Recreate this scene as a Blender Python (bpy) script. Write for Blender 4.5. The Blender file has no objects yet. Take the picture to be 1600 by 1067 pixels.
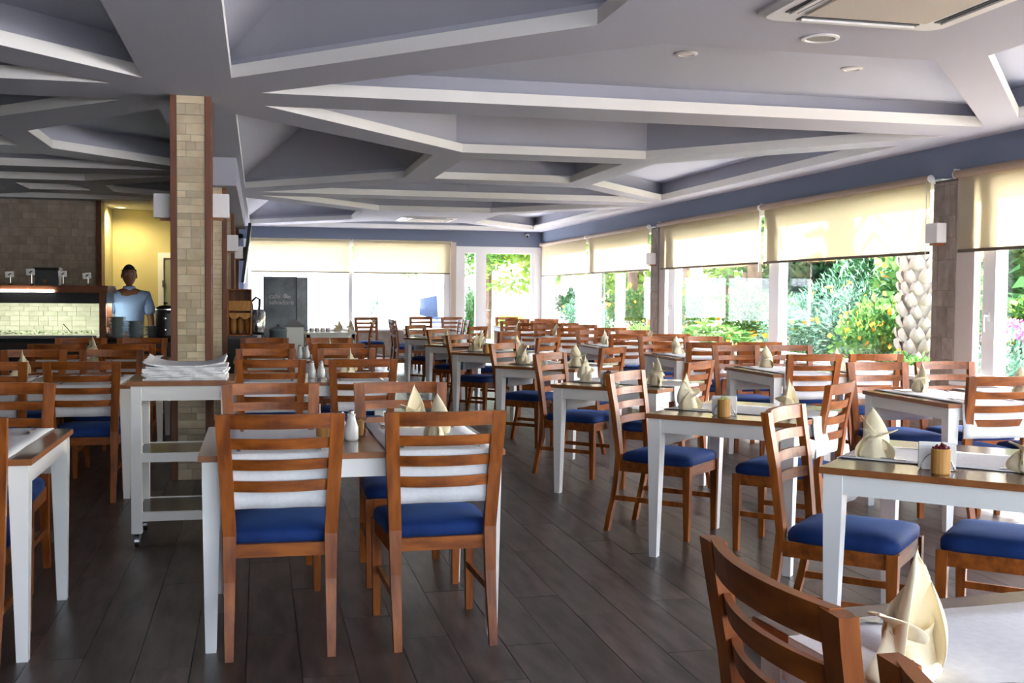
import bpy, bmesh, math, random
from mathutils import Vector, Matrix
from mathutils.geometry import tessellate_polygon
random.seed(7)
PI = math.pi
scene = bpy.context.scene
COL = scene.collection
C = bpy.data

# ------------------------------------------------------------------ camera
yaw, pitch, roll, H = .2253, .0418, -.008, 1.3561
fw = Vector((math.sin(yaw)*math.cos(pitch), math.cos(yaw)*math.cos(pitch), -math.sin(pitch)))
rt = Vector((math.cos(yaw), -math.sin(yaw), 0)); up = rt.cross(fw)
r2 = rt*math.cos(roll) - up*math.sin(roll); u2 = up*math.cos(roll) + rt*math.sin(roll)
cam = C.cameras.new('camera'); cam.sensor_width = 36; cam.lens = 1730.9/1600*36
cam.clip_start = .05; cam.clip_end = 400
co = C.objects.new('camera', cam); COL.objects.link(co)
M = Matrix((r2, u2, -fw)).transposed().to_4x4(); M.translation = Vector((0, 0, H)); co.matrix_world = M
scene.camera = co

# ------------------------------------------------------------------ light
vs = scene.view_settings
vs.view_transform = 'Standard'; vs.look = 'None'; vs.gamma = 1; vs.use_curve_mapping = False
vs.exposure = 2.85
cy = scene.cycles
cy.use_denoising = True
cy.max_bounces = 10; cy.diffuse_bounces = 5; cy.glossy_bounces = 3; cy.transmission_bounces = 4; cy.transparent_max_bounces = 12
cy.sample_clamp_indirect = 6; cy.caustics_reflective = False; cy.caustics_refractive = False
w = C.worlds.new('sky'); scene.world = w; w.use_nodes = True
nt = w.node_tree; bg = nt.nodes['Background']
sky = nt.nodes.new('ShaderNodeTexSky'); sky.sky_type = 'NISHITA'; sky.sun_disc = False
sky.sun_elevation = math.radians(45); sky.sun_rotation = math.radians(62); sky.dust_density = 2.5; sky.ozone_density = 1.0; sky.air_density = 1.0
hs_ = nt.nodes.new('ShaderNodeHueSaturation'); hs_.inputs['Saturation'].default_value = .62
nt.links.new(sky.outputs[0], hs_.inputs['Color']); nt.links.new(hs_.outputs[0], bg.inputs[0]); bg.inputs[1].default_value = .42
SUN = Vector((.76, .34, .84)).normalized()
sl = C.lights.new('sun', 'SUN'); sl.energy = 10; sl.angle = math.radians(1.0); sl.color = (1, .97, .92)
so = C.objects.new('sun', sl); COL.objects.link(so); so.rotation_euler = SUN.to_track_quat('Z', 'Y').to_euler(); so.location = (14, 10, 20)

def portal(loc, rot, sx, sy):
    l = C.lights.new('window_portal', 'AREA'); l.shape = 'RECTANGLE'; l.size = sx; l.size_y = sy; l.energy = 1
    l.cycles.is_portal = True
    o = C.objects.new('window_portal', l); COL.objects.link(o); o.location = loc; o.rotation_euler = rot
portal((6.5, 13.2, 1.25), (0, PI/2, 0), 1.9, 21.4)
portal((6.5, -.4, 1.25), (0, PI/2, 0), 1.9, 5.6)
portal((2.95, 24.35, 1.2), (-PI/2, 0, 0), 6.3, 2.3)
portal((2.65, -3.3, 1.72), (PI/2, 0, 0), 7, 1.6)

# ------------------------------------------------------------------ materials
def mat(name, col, rough=.6, spec=.4, metal=0, coat=0, noise=None, bump=0, nscale=20, var=0, stretch=None, trans=0, emis=None):
    """Principled with optional noise tint (noise = second colour), per-object value variation and fine bump"""
    m = C.materials.new(name); m.use_nodes = True; t = m.node_tree; b = t.nodes['Principled BSDF']
    b.inputs['Base Color'].default_value = (*col, 1); b.inputs['Roughness'].default_value = rough
    b.inputs['Specular IOR Level'].default_value = spec; b.inputs['Metallic'].default_value = metal
    b.inputs['Coat Weight'].default_value = coat; b.inputs['Coat Roughness'].default_value = .3
    if emis: b.inputs['Emission Color'].default_value = (*emis[0], 1); b.inputs['Emission Strength'].default_value = emis[1]
    src = None
    if noise or bump:
        tc = t.nodes.new('ShaderNodeTexCoord'); mp = t.nodes.new('ShaderNodeMapping'); n = t.nodes.new('ShaderNodeTexNoise')
        if stretch: mp.inputs['Scale'].default_value = stretch
        if var:
            oi = t.nodes.new('ShaderNodeObjectInfo'); cx = t.nodes.new('ShaderNodeCombineXYZ')
            mu = t.nodes.new('ShaderNodeMath'); mu.operation = 'MULTIPLY'; mu.inputs[1].default_value = 37
            t.links.new(oi.outputs['Random'], mu.inputs[0])
            for k in range(3): t.links.new(mu.outputs[0], cx.inputs[k])
            t.links.new(cx.outputs[0], mp.inputs['Location'])
        n.inputs['Scale'].default_value = nscale; n.inputs['Detail'].default_value = 6
        t.links.new(tc.outputs['Object'], mp.inputs[0]); t.links.new(mp.outputs[0], n.inputs['Vector'])
        if noise:
            r = t.nodes.new('ShaderNodeValToRGB'); r.color_ramp.elements[0].position = .35; r.color_ramp.elements[1].position = .68
            r.color_ramp.elements[0].color = (*col, 1); r.color_ramp.elements[1].color = (*noise, 1)
            t.links.new(n.outputs[0], r.inputs[0]); src = r.outputs[0]
        if bump:
            bm_ = t.nodes.new('ShaderNodeBump'); bm_.inputs['Strength'].default_value = bump; bm_.inputs['Distance'].default_value = .01
            t.links.new(n.outputs[0], bm_.inputs['Height']); t.links.new(bm_.outputs[0], b.inputs['Normal'])
    if var:
        oi = t.nodes.new('ShaderNodeObjectInfo'); mr = t.nodes.new('ShaderNodeMapRange')
        mr.inputs['To Min'].default_value = 1-var; mr.inputs['To Max'].default_value = 1+var
        hs = t.nodes.new('ShaderNodeHueSaturation')
        t.links.new(oi.outputs['Random'], mr.inputs[0]); t.links.new(mr.outputs[0], hs.inputs['Value'])
        if src: t.links.new(src, hs.inputs['Color'])
        else: hs.inputs['Color'].default_value = (*col, 1)
        src = hs.outputs[0]
    if src: t.links.new(src, b.inputs['Base Color'])
    return m

def translucent(name, col, fac, col2=None):
    m = C.materials.new(name); m.use_nodes = True; t = m.node_tree; t.nodes.clear()
    o = t.nodes.new('ShaderNodeOutputMaterial'); mx = t.nodes.new('ShaderNodeMixShader')
    d = t.nodes.new('ShaderNodeBsdfDiffuse'); tr = t.nodes.new('ShaderNodeBsdfTranslucent')
    d.inputs[0].default_value = (*col, 1); tr.inputs[0].default_value = (*(col2 or col), 1); mx.inputs[0].default_value = fac
    t.links.new(d.outputs[0], mx.inputs[1]); t.links.new(tr.outputs[0], mx.inputs[2]); t.links.new(mx.outputs[0], o.inputs[0])
    return m

def leafmat(name, col, col2):
    m = C.materials.new(name); m.use_nodes = True; t = m.node_tree; t.nodes.clear()
    o = t.nodes.new('ShaderNodeOutputMaterial'); mx = t.nodes.new('ShaderNodeMixShader')
    d = t.nodes.new('ShaderNodeBsdfDiffuse'); tr = t.nodes.new('ShaderNodeBsdfTranslucent')
    g = t.nodes.new('ShaderNodeNewGeometry'); r = t.nodes.new('ShaderNodeValToRGB')
    r.color_ramp.elements[0].color = (*col, 1); r.color_ramp.elements[1].color = (*col2, 1)
    t.links.new(g.outputs['Random Per Island'], r.inputs[0]); mx.inputs[0].default_value = .35
    t.links.new(r.outputs[0], d.inputs[0]); t.links.new(r.outputs[0], tr.inputs[0])
    t.links.new(d.outputs[0], mx.inputs[1]); t.links.new(tr.outputs[0], mx.inputs[2]); t.links.new(mx.outputs[0], o.inputs[0])
    return m

def glassmat(name, tint=(1, 1, 1), refl=.12):
    m = C.materials.new(name); m.use_nodes = True; t = m.node_tree; t.nodes.clear()
    o = t.nodes.new('ShaderNodeOutputMaterial'); mx = t.nodes.new('ShaderNodeMixShader')
    a = t.nodes.new('ShaderNodeBsdfTransparent'); g = t.nodes.new('ShaderNodeBsdfGlossy'); f = t.nodes.new('ShaderNodeLayerWeight')
    pw = t.nodes.new('ShaderNodeMath'); pw.operation = 'POWER'; pw.inputs[1].default_value = 5
    ml = t.nodes.new('ShaderNodeMath'); ml.operation = 'MULTIPLY_ADD'; ml.inputs[1].default_value = .55; ml.inputs[2].default_value = .025
    a.inputs[0].default_value = (*tint, 1); g.inputs['Roughness'].default_value = .02
    t.links.new(f.outputs['Facing'], pw.inputs[0]); t.links.new(pw.outputs[0], ml.inputs[0])
    t.links.new(ml.outputs[0], mx.inputs[0]); t.links.new(a.outputs[0], mx.inputs[1]); t.links.new(g.outputs[0], mx.inputs[2])
    t.links.new(mx.outputs[0], o.inputs[0]); return m

m_deck = mat('coffer_deck_window_tint', (.55, .585, .69), .9, .2)  # flat coffer tops coloured bluer and paler to imitate window light
m_ceil = mat('ceiling_paint', (.47, .48, .555), .9, .2, bump=.05, nscale=60)
m_lip = mat('white_coffer_lip', (.86, .85, .83), .8, .2)
m_fascia = mat('blue_grey_paint', (.19, .225, .32), .85, .2)
m_wood = mat('stained_beech', (.39, .108, .014), .42, .35, coat=.12, noise=(.165, .038, .005), nscale=9, stretch=(3, 3, .45), var=.14)
m_woodh = mat('stained_beech_rail', (.39, .108, .014), .42, .35, coat=.12, noise=(.165, .038, .005), nscale=9, stretch=(.6, 3, 3), var=.14)
m_woodd = mat('dark_stained_wood', (.16, .05, .02), .4, .4, noise=(.09, .03, .012), nscale=12)
m_edge = mat('tabletop_edge_wood', (.34, .12, .035), .35, .45, noise=(.24, .08, .025), nscale=14)
m_top = mat('tabletop_veneer', (.10, .04, .018), .16, .6, noise=(.07, .028, .014), nscale=8, stretch=(6, 1, 1), coat=.4)
m_white = mat('white_lacquer', (.92, .91, .88), .35, .4)
m_blue = mat('royal_blue_velvet', (.007, .028, .13), .75, .25, noise=(.012, .045, .20), nscale=7, bump=.05)
m_blue.node_tree.nodes['Principled BSDF'].inputs['Sheen Weight'].default_value = .2
m_blue.node_tree.nodes['Principled BSDF'].inputs['Sheen Tint'].default_value = (.2, .4, 1, 1)
m_cloth = mat('white_linen', (.86, .86, .88), .9, .15, noise=(.80, .80, .83), nscale=60, bump=.1)
m_cream = mat('cream_napkin_cloth', (.84, .73, .50), .85, .2, noise=(.88, .79, .60), nscale=10)
m_steel = mat('cutlery_steel', (.55, .55, .57), .2, .5, metal=1)
m_chrome = mat('chrome', (.8, .8, .82), .12, .5, metal=1)
m_plank = mat('grey_brown_plank', (.105, .082, .075), .34, .6, noise=(.022, .016, .014), nscale=4, stretch=(4.5, .8, 1), var=.22, bump=.12)
m_base = mat('dark_floor_joint', (.03, .026, .024), .7)
m_trav = mat('travertine_tile', (.70, .61, .44), .7, .25, noise=(.56, .44, .28), nscale=7, var=.2, bump=.15)
m_travg = mat('grey_stone_tile', (.36, .31, .27), .75, .2, noise=(.25, .21, .18), nscale=9, var=.16, bump=.2)
m_grout = mat('tile_grout', (.42, .37, .28), .9, .1)
m_groutg = mat('grey_tile_grout', (.16, .14, .12), .9, .1)
m_trim = mat('column_corner_trim', (.22, .085, .045), .45, .4, noise=(.17, .06, .03), nscale=7, stretch=(4, 4, .5))
m_upvc = mat('white_window_frame', (.84, .85, .87), .35, .45)
m_glass = glassmat('window_glass')
m_blind = translucent('roller_blind_fabric', (.62, .56, .42), .40, (.86, .80, .64))
m_tube = mat('roller_blind_tube', (.34, .25, .19), .6)
m_tubed = mat('blind_bottom_bar', (.13, .10, .07), .6)
m_lamp = mat('white_lamp_shade', (.86, .86, .87), .5)
m_plastic = mat('white_plastic', (.78, .78, .78), .4)
m_grille = mat('beige_grille', (.60, .54, .46), .7, bump=.3, nscale=160)
m_black = mat('black_plastic', (.012, .012, .013), .35)
m_dgrey = mat('dark_grey_metal', (.06, .065, .07), .45)
m_ygreen = mat('yellow_plaster', (.56, .50, .27), .85, .1)
m_dark = mat('dark_counter_panel', (.035, .024, .02), .45, .4)
m_shelf = mat('dark_trolley_shelf', (.05, .05, .042), .25, .5)
m_bamb = mat('bamboo', (.56, .28, .07), .5, noise=(.42, .19, .045), nscale=10, stretch=(4, 4, .5))
m_red = mat('dark_red_toothpicks', (.16, .012, .02), .6)
m_yel = mat('pale_green_toothpicks', (.62, .58, .22), .6)
m_paper = mat('white_paper', (.88, .88, .86), .8, .1)
m_ceram = mat('white_ceramic', (.82, .81, .78), .15, .5, coat=.4)
m_greyplate = mat('stoneware_plates', (.36, .42, .45), .3, .5)
m_board = mat('blackboard', (.13, .16, .21), .35, .4, noise=(.36, .42, .50), nscale=2.6)  # pale clouds in the colour imitate reflections on the panel
m_chalk = mat('chalk_white', (.8, .82, .85), .9)
m_skin = mat('skin', (.24, .105, .055), .5, .4)
m_shirt = mat('light_blue_shirt', (.30, .42, .66), .85, .1)
m_trous = mat('dark_trousers', (.02, .02, .03), .85)
m_hair = mat('black_hair', (.012, .01, .01), .6)
m_pave = mat('pale_paving', (.62, .63, .65), .85, .1, noise=(.55, .55, .56), nscale=1.3)
m_soil = mat('garden_soil', (.16, .12, .08), .95, .05)
m_wallw = mat('white_render', (.88, .88, .86), .85, .1)
m_bark = mat('tree_bark', (.20, .13, .09), .9, .1, noise=(.10, .065, .045), nscale=14, bump=.6, stretch=(1, 1, .35))
m_palm = mat('palm_trunk_scales', (.40, .36, .33), .85, .1, noise=(.26, .22, .19), nscale=9, bump=.4)
m_leafA = leafmat('green_leaves', (.035, .12, .03), (.17, .32, .09))
m_leafB = leafmat('blue_green_leaves', (.035, .11, .07), (.20, .33, .24))
m_leafC = leafmat('bright_leaves', (.10, .24, .03), (.34, .46, .09))
m_leafD = leafmat('dark_leaves', (.012, .05, .018), (.06, .15, .05))
m_flow = leafmat('orange_flowers', (.8, .22, .03), (.9, .5, .08))
m_pink = leafmat('pink_flowers', (.62, .06, .34), (.85, .26, .58))
m_cyc = leafmat('cycad_leaflets', (.12, .30, .03), (.36, .58, .06))
m_shade = mat('white_canvas', (.85, .85, .84), .9, .1)
m_signred = mat('red_sign_paint', (.65, .03, .03), .5)
m_signor = mat('orange_sign_paint', (.7, .32, .16), .6)

# ------------------------------------------------------------------ mesh helpers
class MB:
    def __init__(s): s.v = []; s.f = []; s.mi = []; s.m = 0
    def add(s, vs, fs):
        b = len(s.v); s.v += [tuple(v) for v in vs]
        for f in fs: s.f.append(tuple(i+b for i in f)); s.mi.append(s.m)
        return s
    def box(s, x0, x1, y0, y1, z0, z1):
        return s.add([(x0,y0,z0),(x1,y0,z0),(x1,y1,z0),(x0,y1,z0),(x0,y0,z1),(x1,y0,z1),(x1,y1,z1),(x0,y1,z1)],
                     [(3,2,1,0),(4,5,6,7),(0,1,5,4),(1,2,6,5),(2,3,7,6),(3,0,4,7)])
    def sweep(s, rings, caps=True, closed=True):
        n = len(rings[0]); vs = [p for r in rings for p in r]; fs = []
        for i in range(len(rings)-1):
            for j in range(n if closed else n-1):
                k = (j+1) % n; fs.append((i*n+j, i*n+k, (i+1)*n+k, (i+1)*n+j))
        if caps and closed: fs.append(tuple(range(n-1, -1, -1))); fs.append(tuple((len(rings)-1)*n+j for j in range(n)))
        return s.add(vs, fs)
    def lathe(s, prof, c=(0, 0, 0), n=16, ax=2):
        rings = []
        for r, h in prof:
            ring = []
            for j in range(n):
                a = 2*PI*j/n; p = (r*math.cos(a), r*math.sin(a), h)
                if ax == 1: p = (p[0], p[2], -p[1])
                if ax == 0: p = (p[2], p[0], p[1])
                ring.append((p[0]+c[0], p[1]+c[1], p[2]+c[2]))
            rings.append(ring)
        return s.sweep(rings)
    def tube(s, pts, r, n=8):
        pts = [Vector(p) for p in pts]; rings = []
        for i, p in enumerate(pts):
            d = (pts[min(i+1, len(pts)-1)]-pts[max(i-1, 0)]).normalized()
            a = d.orthogonal().normalized() if i == 0 else (a - d*a.dot(d)).normalized()
            b = d.cross(a); rr = r[i] if isinstance(r, (list, tuple)) else r
            rings.append([p+(a*math.cos(2*PI*j/n)+b*math.sin(2*PI*j/n))*rr for j in range(n)])
        return s.sweep(rings)
    def mesh(s, name, mats, smooth=False, bevel=0):
        me = C.meshes.new(name); me.from_pydata(s.v, [], s.f)
        for m in (mats if isinstance(mats, (list, tuple)) else [mats]): me.materials.append(m)
        if any(s.mi):
            for p, i in zip(me.polygons, s.mi): p.material_index = i
        bm = bmesh.new(); bm.from_mesh(me); bmesh.ops.recalc_face_normals(bm, faces=bm.faces)
        if bevel: bmesh.ops.bevel(bm, geom=list(bm.edges), offset=bevel, segments=2, affect='EDGES', clamp_overlap=True)
        bm.to_mesh(me); bm.free()
        if smooth:
            me.shade_smooth()
        me.update(); return me

def link(name, me, parent=None, loc=(0, 0, 0), rot=(0, 0, 0)):
    o = C.objects.new(name, me); COL.objects.link(o); o.location = loc; o.rotation_euler = rot
    if parent: o.parent = parent
    return o
def tag(o, label, cat, group=None):
    o['label'] = label; o['category'] = cat
    if group: o['group'] = group
    return o
def thing(name, label, cat, loc=(0, 0, 0), rz=0, group=None):
    o = C.objects.new(name, None); o.empty_display_size = .1; COL.objects.link(o); o.location = loc; o.rotation_euler = (0, 0, rz)
    return tag(o, label, cat, group)
def struct(name, mb=None, m=None, loc=(0, 0, 0)):
    o = C.objects.new(name, mb.mesh(name, m) if mb else None); COL.objects.link(o); o['kind'] = 'structure'; o.location = loc
    return o
def part(name, mb, m, parent, smooth=False, bevel=0, loc=(0, 0, 0), rot=(0, 0, 0)):
    return link(name, mb.mesh(name, m, smooth, bevel), parent, loc, rot)
def spawn(tpl, name, label, cat, loc, rz=0, group=None):
    """copy of a template (list of (part name, mesh[, sub-parts])) as a thing with its own parts"""
    t = thing(name, label, cat, loc, rz, group)
    for p in tpl:
        o = link(p[0], p[1], t)
        for q in p[2:]: link(q[0], q[1], o)
    return t
def add_stuff(o): o['kind'] = 'stuff'; return o

# ------------------------------------------------------------------ room shell
ZC = 2.762; XW = 6.156; YF = 23.96; XL = -5.6; YN = -3.0
# ceiling with coffers
def shoelace(p): return sum(p[i][0]*p[(i+1) % len(p)][1]-p[(i+1) % len(p)][0]*p[i][1] for i in range(len(p)))/2
def offset(poly, d):
    n = len(poly); out = []
    for i in range(n):
        a = Vector(poly[i-1]); b = Vector(poly[i]); c = Vector(poly[(i+1) % n])
        e1 = (b-a).normalized(); e2 = (c-b).normalized(); n1 = Vector((e1.y, -e1.x)); n2 = Vector((e2.y, -e2.x))
        k = 1+n1.dot(n2); out.append(tuple(b+(n1+n2)*(d/max(k, .25))))
    return out
holes = []   # (poly ccw, kind)
def bay_right(N, Pp, centre=True):
    E = N+Pp
    L = [([(.05, N+.3), (5.8, N+.3), (3.88, N+2.55), (1.97, N+2.55)], 'tall'),
         ([(2.2, E-2.4), (3.92, E-2.4), (5.8, E-.25), (.02, E-.25)], 'low'),
         ([(-.17, N+.75), (1.72, N+2.85), (1.72, E-2.72), (-.17, E-.75)], 'hip'),
         ([(5.76, N+.95), (5.76, E-.72), (4.12, E-2.6), (4.12, N+2.9)], 'mid')]
    if centre: L.append(([(2.08, N+3.03), (3.79, N+3.03), (3.79, E-2.75), (2.08, E-2.75)], 'tall'))
    return L
def bay_left(x0, x1, N, E):
    h = (E-N)/5.45; xm = (x0+x1)/2
    return [([(x0+.5, N+.3), (x1-.5, N+.3), (xm+.52, N+1.5*h), (xm-.52, N+1.5*h)], 'mid'),
            ([(xm-.5, E-1.5*h), (xm+.5, E-1.5*h), (x1-.5, E-.3), (x0+.5, E-.3)], 'mid'),
            ([(x1-.27, N+.65), (x1-.27, E-.55), (x1-1.5, E-2.05*h), (x1-1.5, N+2.2*h)], 'mid'),
            ([(x0+.27, N+.65), (x0+1.5, N+2.2*h), (x0+1.5, E-2.05*h), (x0+.27, E-.55)], 'mid'),
            ([(xm-.4, N+2.15*h), (xm+.4, N+2.15*h), (xm+.4, E-2.2*h), (xm-.4, E-2.2*h)], 'mid')]
holes += bay_right(.47, 7.83, False) + bay_right(8.30, 7.83) + bay_right(16.13, 7.75, False)
holes += bay_left(-4.85, -.47, 3.0, 8.25) + bay_left(-4.85, -.47, 8.3, 13.72) + bay_left(-4.85, -.47, 13.75, 18.15)
outer = [(XL, YN), (XW+.25, YN), (XW+.25, YF+.25), (XL, YF+.25)]
polys = [outer]
cb = MB()
for p, kind in holes:
    if shoelace(p) < 0: p = p[::-1]
    polys.append(p)
    n = len(p); lip = .085
    # p ccw -> outward offset is positive along (ey,-ex)
    o1 = offset(p, .10 if kind != 'hip' else .05)
    top = {'tall': .50, 'low': .20, 'mid': .27, 'hip': .13}[kind]
    ring = lambda q, z: [(x, y, z) for x, y in q]
    rings = [ring(p, ZC), ring(p, ZC+lip), ring(o1, ZC+lip), ring(o1, ZC+top)]
    if kind == 'hip':
        rings.append(ring(offset(p, -.72), ZC+.62))
    cb.sweep(rings, caps=False)
    for q in range(n): cb.mi[-(len(rings)-1)*n+q] = 1
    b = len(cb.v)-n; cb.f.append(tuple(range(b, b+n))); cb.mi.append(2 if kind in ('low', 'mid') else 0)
flat = [Vector((x, y, 0)) for q in polys for x, y in q]
tris = tessellate_polygon([[Vector((x, y, 0)) for x, y in q] for q in polys])
cb.add([(v.x, v.y, ZC) for v in flat], tris)
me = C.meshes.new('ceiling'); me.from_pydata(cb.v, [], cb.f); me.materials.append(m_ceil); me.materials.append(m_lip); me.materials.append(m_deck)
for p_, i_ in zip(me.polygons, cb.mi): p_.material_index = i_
me.update()
ceil = link('ceiling', me); ceil['kind'] = 'structure'
# roof slab above the coffers (keeps daylight out, makes the eave)
struct('trim_1', MB().box(XL-.2, XW+.25, YN-.2, YF+.3, ZC+.72, ZC+.85), m_wallw)

# floor: dark bed + planks
fl = struct('floor', MB().box(XL, XW, YN, YF, -.2, -.012), m_base)
PW = .195; PL = 1.2; X0 = .93
plank_me = MB().box(-PW/2+.0013, PW/2-.0013, -PL/2+.0013, PL/2-.0013, -.012, 0).mesh('plank', m_plank)
rnd = random.Random(3); rest = MB(); npl = 0
k0 = math.floor((XL-X0)/PW); k1 = math.ceil((XW-X0)/PW)
for k in range(k0, k1):
    xc = X0+(k+.5)*PW
    if xc-PW/2 < XL or xc+PW/2 > XW: continue
    ph = [(.0, .55, .28, .83, .41, .14, .69)[k % 7]][0]*PL + 4.13 - PL*7
    y = ph
    while y < YF:
        ya, yb = max(y, YN), min(y+PL, YF)
        if yb-ya > .05:
            near = -2.2 < xc < 4.4 and 2.6 < y < 8.6 and xc < .62*y+.9
            if near and yb-ya > PL-.01 and npl < 300:
                link('plank', plank_me, fl, (xc, y+PL/2, rnd.uniform(-.0006, .0006))); npl += 1
            else: rest.box(xc-PW/2+.0013, xc+PW/2-.0013, ya+.0022, yb-.0022, -.012, 0)
        y += PL
mp2 = mat('grey_brown_plank_far', (.105, .082, .075), .34, .6, noise=(.022, .016, .014), nscale=4, stretch=(4.5, .8, 1), bump=.1)
add_stuff(part('plank', rest, mp2, fl))

# right wall: low wall, fascia, pilasters, windows
TH = .20
wr = struct('wall_right', MB().box(XW, XW+TH, YN, YF+TH, -.1, .58).box(XW, XW+TH, YN, YF+TH, 2.47, ZC+.72), m_fascia)
def tiles(x, y0, y1, z0, z1, nrm, parent, m, wl, hl, seed, cap=300, joined=False, gap=.004, dep=.008, vertical=False):
    """irregular stone tiles on a vertical face; nrm '-y' (face towards camera at y=x) or '-x'/'+x' """
    rn = random.Random(seed); meshes = {}; bulk = MB(); n = 0
    z = z0
    while z < z1-.01:
        h = min(rn.choice(hl), z1-z)
        if z1-z-h < .012: h = z1-z
        a = y0
        while a < y1-.005:
            wd = min(rn.choice(wl), y1-a)
            if y1-a-wd < .012: wd = y1-a
            d = dep*rn.uniform(.7, 1.25)
            k = (round(wd, 3), round(h, 3))
            if nrm == '-y': bx = (-wd/2+gap/2, wd/2-gap/2, -1, 0, -h/2+gap/2, h/2-gap/2); c = ((a+wd/2), x, z+h/2); sc = (1, d, 1)
            elif nrm == '-x': bx = (-1, 0, -wd/2+gap/2, wd/2-gap/2, -h/2+gap/2, h/2-gap/2); c = (x, a+wd/2, z+h/2); sc = (d, 1, 1)
            else: bx = (0, 1, -wd/2+gap/2, wd/2-gap/2, -h/2+gap/2, h/2-gap/2); c = (x, a+wd/2, z+h/2); sc = (d, 1, 1)
            if joined or n >= cap:
                bulk.box(bx[0]*sc[0]+c[0], bx[1]*sc[0]+c[0], bx[2]*sc[1]+c[1], bx[3]*sc[1]+c[1], bx[4]+c[2], bx[5]+c[2])
            else:
                if k not in meshes: meshes[k] = MB().box(*bx).mesh('tile', m)
                o = link('tile', meshes[k], parent, c); o.scale = sc; n += 1
            a += wd
        z += h
    if bulk.v: add_stuff(part('tile', bulk, m, parent))
for y0, y1, nm in ((8.88, 9.22, 'near'), (16.5, 16.84, 'far')):
    pl = C.objects.new('trim_6' if nm == 'near' else 'trim_7', None); COL.objects.link(pl); pl['kind'] = 'structure'; pl.location = (XW, (y0+y1)/2, 0)
    hw = (y1-y0)/2
    part('core', MB().box(-.02, .25, -hw+.01, hw-.01, 0, 2.44), m_groutg, pl)
    tiles(-.02, -hw, hw, 0.02, 2.42, '-x', pl, m_travg, (.085, .085, .17), (.2, .28, .15), 5, joined=(nm == 'far'))
    tiles(-hw+.01, -.02, .16, 0.02, 2.42, '-y', pl, m_travg, (.09,), (.2, .28, .15), 9, joined=True)
# low wall tiles below the sills (visible between the tables)
tiles(XW, 3.0, 8.86, .02, .56, '-x', wr, m_travg, (.2, .3, .25), (.1, .12), 11, joined=True)
tiles(XW, 9.24, 16.48, .02, .56, '-x', wr, m_travg, (.2, .3, .25), (.1, .12), 12, joined=True)
tiles(XW, 16.86, 23.9, .02, .56, '-x', wr, m_travg, (.2, .3, .25), (.1, .12), 13, joined=True)

def window(n, y0, y1, parts_at, panes):
    o = C.objects.new('window_%d' % n, None); COL.objects.link(o); o['kind'] = 'structure'; o.location = (XW, 0, 0)
    # sill board + frame rails
    part('window_sill', MB().box(-.06, .24, y0, y1, .58, .615), m_upvc, o, bevel=.004)
    f = MB(); f.box(.05, .14, y0, y1, .615, .69); f.box(.05, .14, y0, y1, 2.38, 2.47)
    for a, b in parts_at: f.box(.03, .15, a, b, .69, 2.38)
    part('window_frame', f, m_upvc, o)
    for a, b in panes: part('window_pane', MB().box(.112, .120, a, b, .69, 2.38), m_glass, o)
    return o
w1 = window(1, 9.22, 16.5, [(9.22, 9.28), (12.46, 12.72), (15.92, 16.2), (16.4, 16.5)], [(9.28, 12.46), (12.72, 15.92), (16.2, 16.4)])
w2 = window(2, 16.84, 23.96, [(16.84, 16.92), (20.0, 20.25), (23.35, 23.6), (23.8, 23.96)], [(16.92, 20.0), (20.25, 23.35), (23.6, 23.8)])
w3 = window(3, .9, 8.88, [(.9, 1.1), (4.7, 4.95), (8.38, 8.55), (8.8, 8.88)], [(1.1, 4.7), (4.95, 8.38), (8.55, 8.8)])
w4 = window(4, -3.0, .9, [(-3.0, -2.9), (.75, .9)], [(-2.9, .75)])
def handle(parent, x, y, z):
    m = MB(); m.box(x-.012, x, y-.016, y+.016, z-.04, z+.04)
    m.tube([(x-.006, y, z+.01), (x-.045, y, z+.012), (x-.055, y-.01, z-.02), (x-.052, y-.012, z-.13)], .009, 8)
    part('handle', m, m_upvc, parent, smooth=True)
handle(w3, .03, 8.46, 1.2); handle(w1, .03, 16.06, 1.2); handle(w2, .03, 23.5, 1.15)
# wall frame boards between pilaster and frame (plain reveal)
struct('trim_2', MB().box(XW-.01, XW+.03, 8.62, 8.88, .6, 2.45).box(XW-.01, XW+.03, 16.24, 16.5, .6, 2.45).box(XW-.01, XW+.03, 23.64, 23.96, .6, 2.45), mat('pale_reveal', (.62, .56, .52), .7))

# far wall with window and door
wf = struct('wall_far', MB().box(-5.6, 4.1, YF, YF+TH, -.1, .56).box(-5.6, XW+TH, YF, YF+TH, 2.5, ZC+.72)
            .box(-5.6, -.3, YF, YF+TH, .5, 2.6).box(4.1, XW+TH, YF, YF+TH, 2.42, 2.5), m_fascia)
tiles(YF, -.3, 4.1, .02, .56, '-y', wf, m_travg, (.2, .3, .25), (.1, .13), 21, joined=True)
m_beige = mat('beige_reveal', (.60, .50, .44), .7)
struct('trim_3', MB().box(4.1, 4.22, YF-.03, YF+TH, 0, 2.5), m_beige)
w5 = C.objects.new('window_5', None); COL.objects.link(w5); w5['kind'] = 'structure'; w5.location = (0, YF, 0)
part('window_sill', MB().box(-.3, 4.1, -.05, .22, .56, .60), m_upvc, w5)
part('window_frame', MB().box(-.3, 4.1, .05, .16, .60, .68).box(-.3, 4.1, .05, .16, 2.40, 2.5).box(1.89, 1.97, .03, .17, .68, 2.4).box(-.3, -.2, .03, .17, .68, 2.4).box(3.96, 4.1, .03, .17, .68, 2.4), m_upvc, w5)
for a, b in ((-.2, 1.89), (1.97, 3.96)): part('window_pane', MB().box(a, b, .1, .108, .68, 2.4), m_glass, w5)
dr = C.objects.new('door_1', None); COL.objects.link(dr); dr['kind'] = 'structure'; dr.location = (0, YF, 0)
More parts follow.
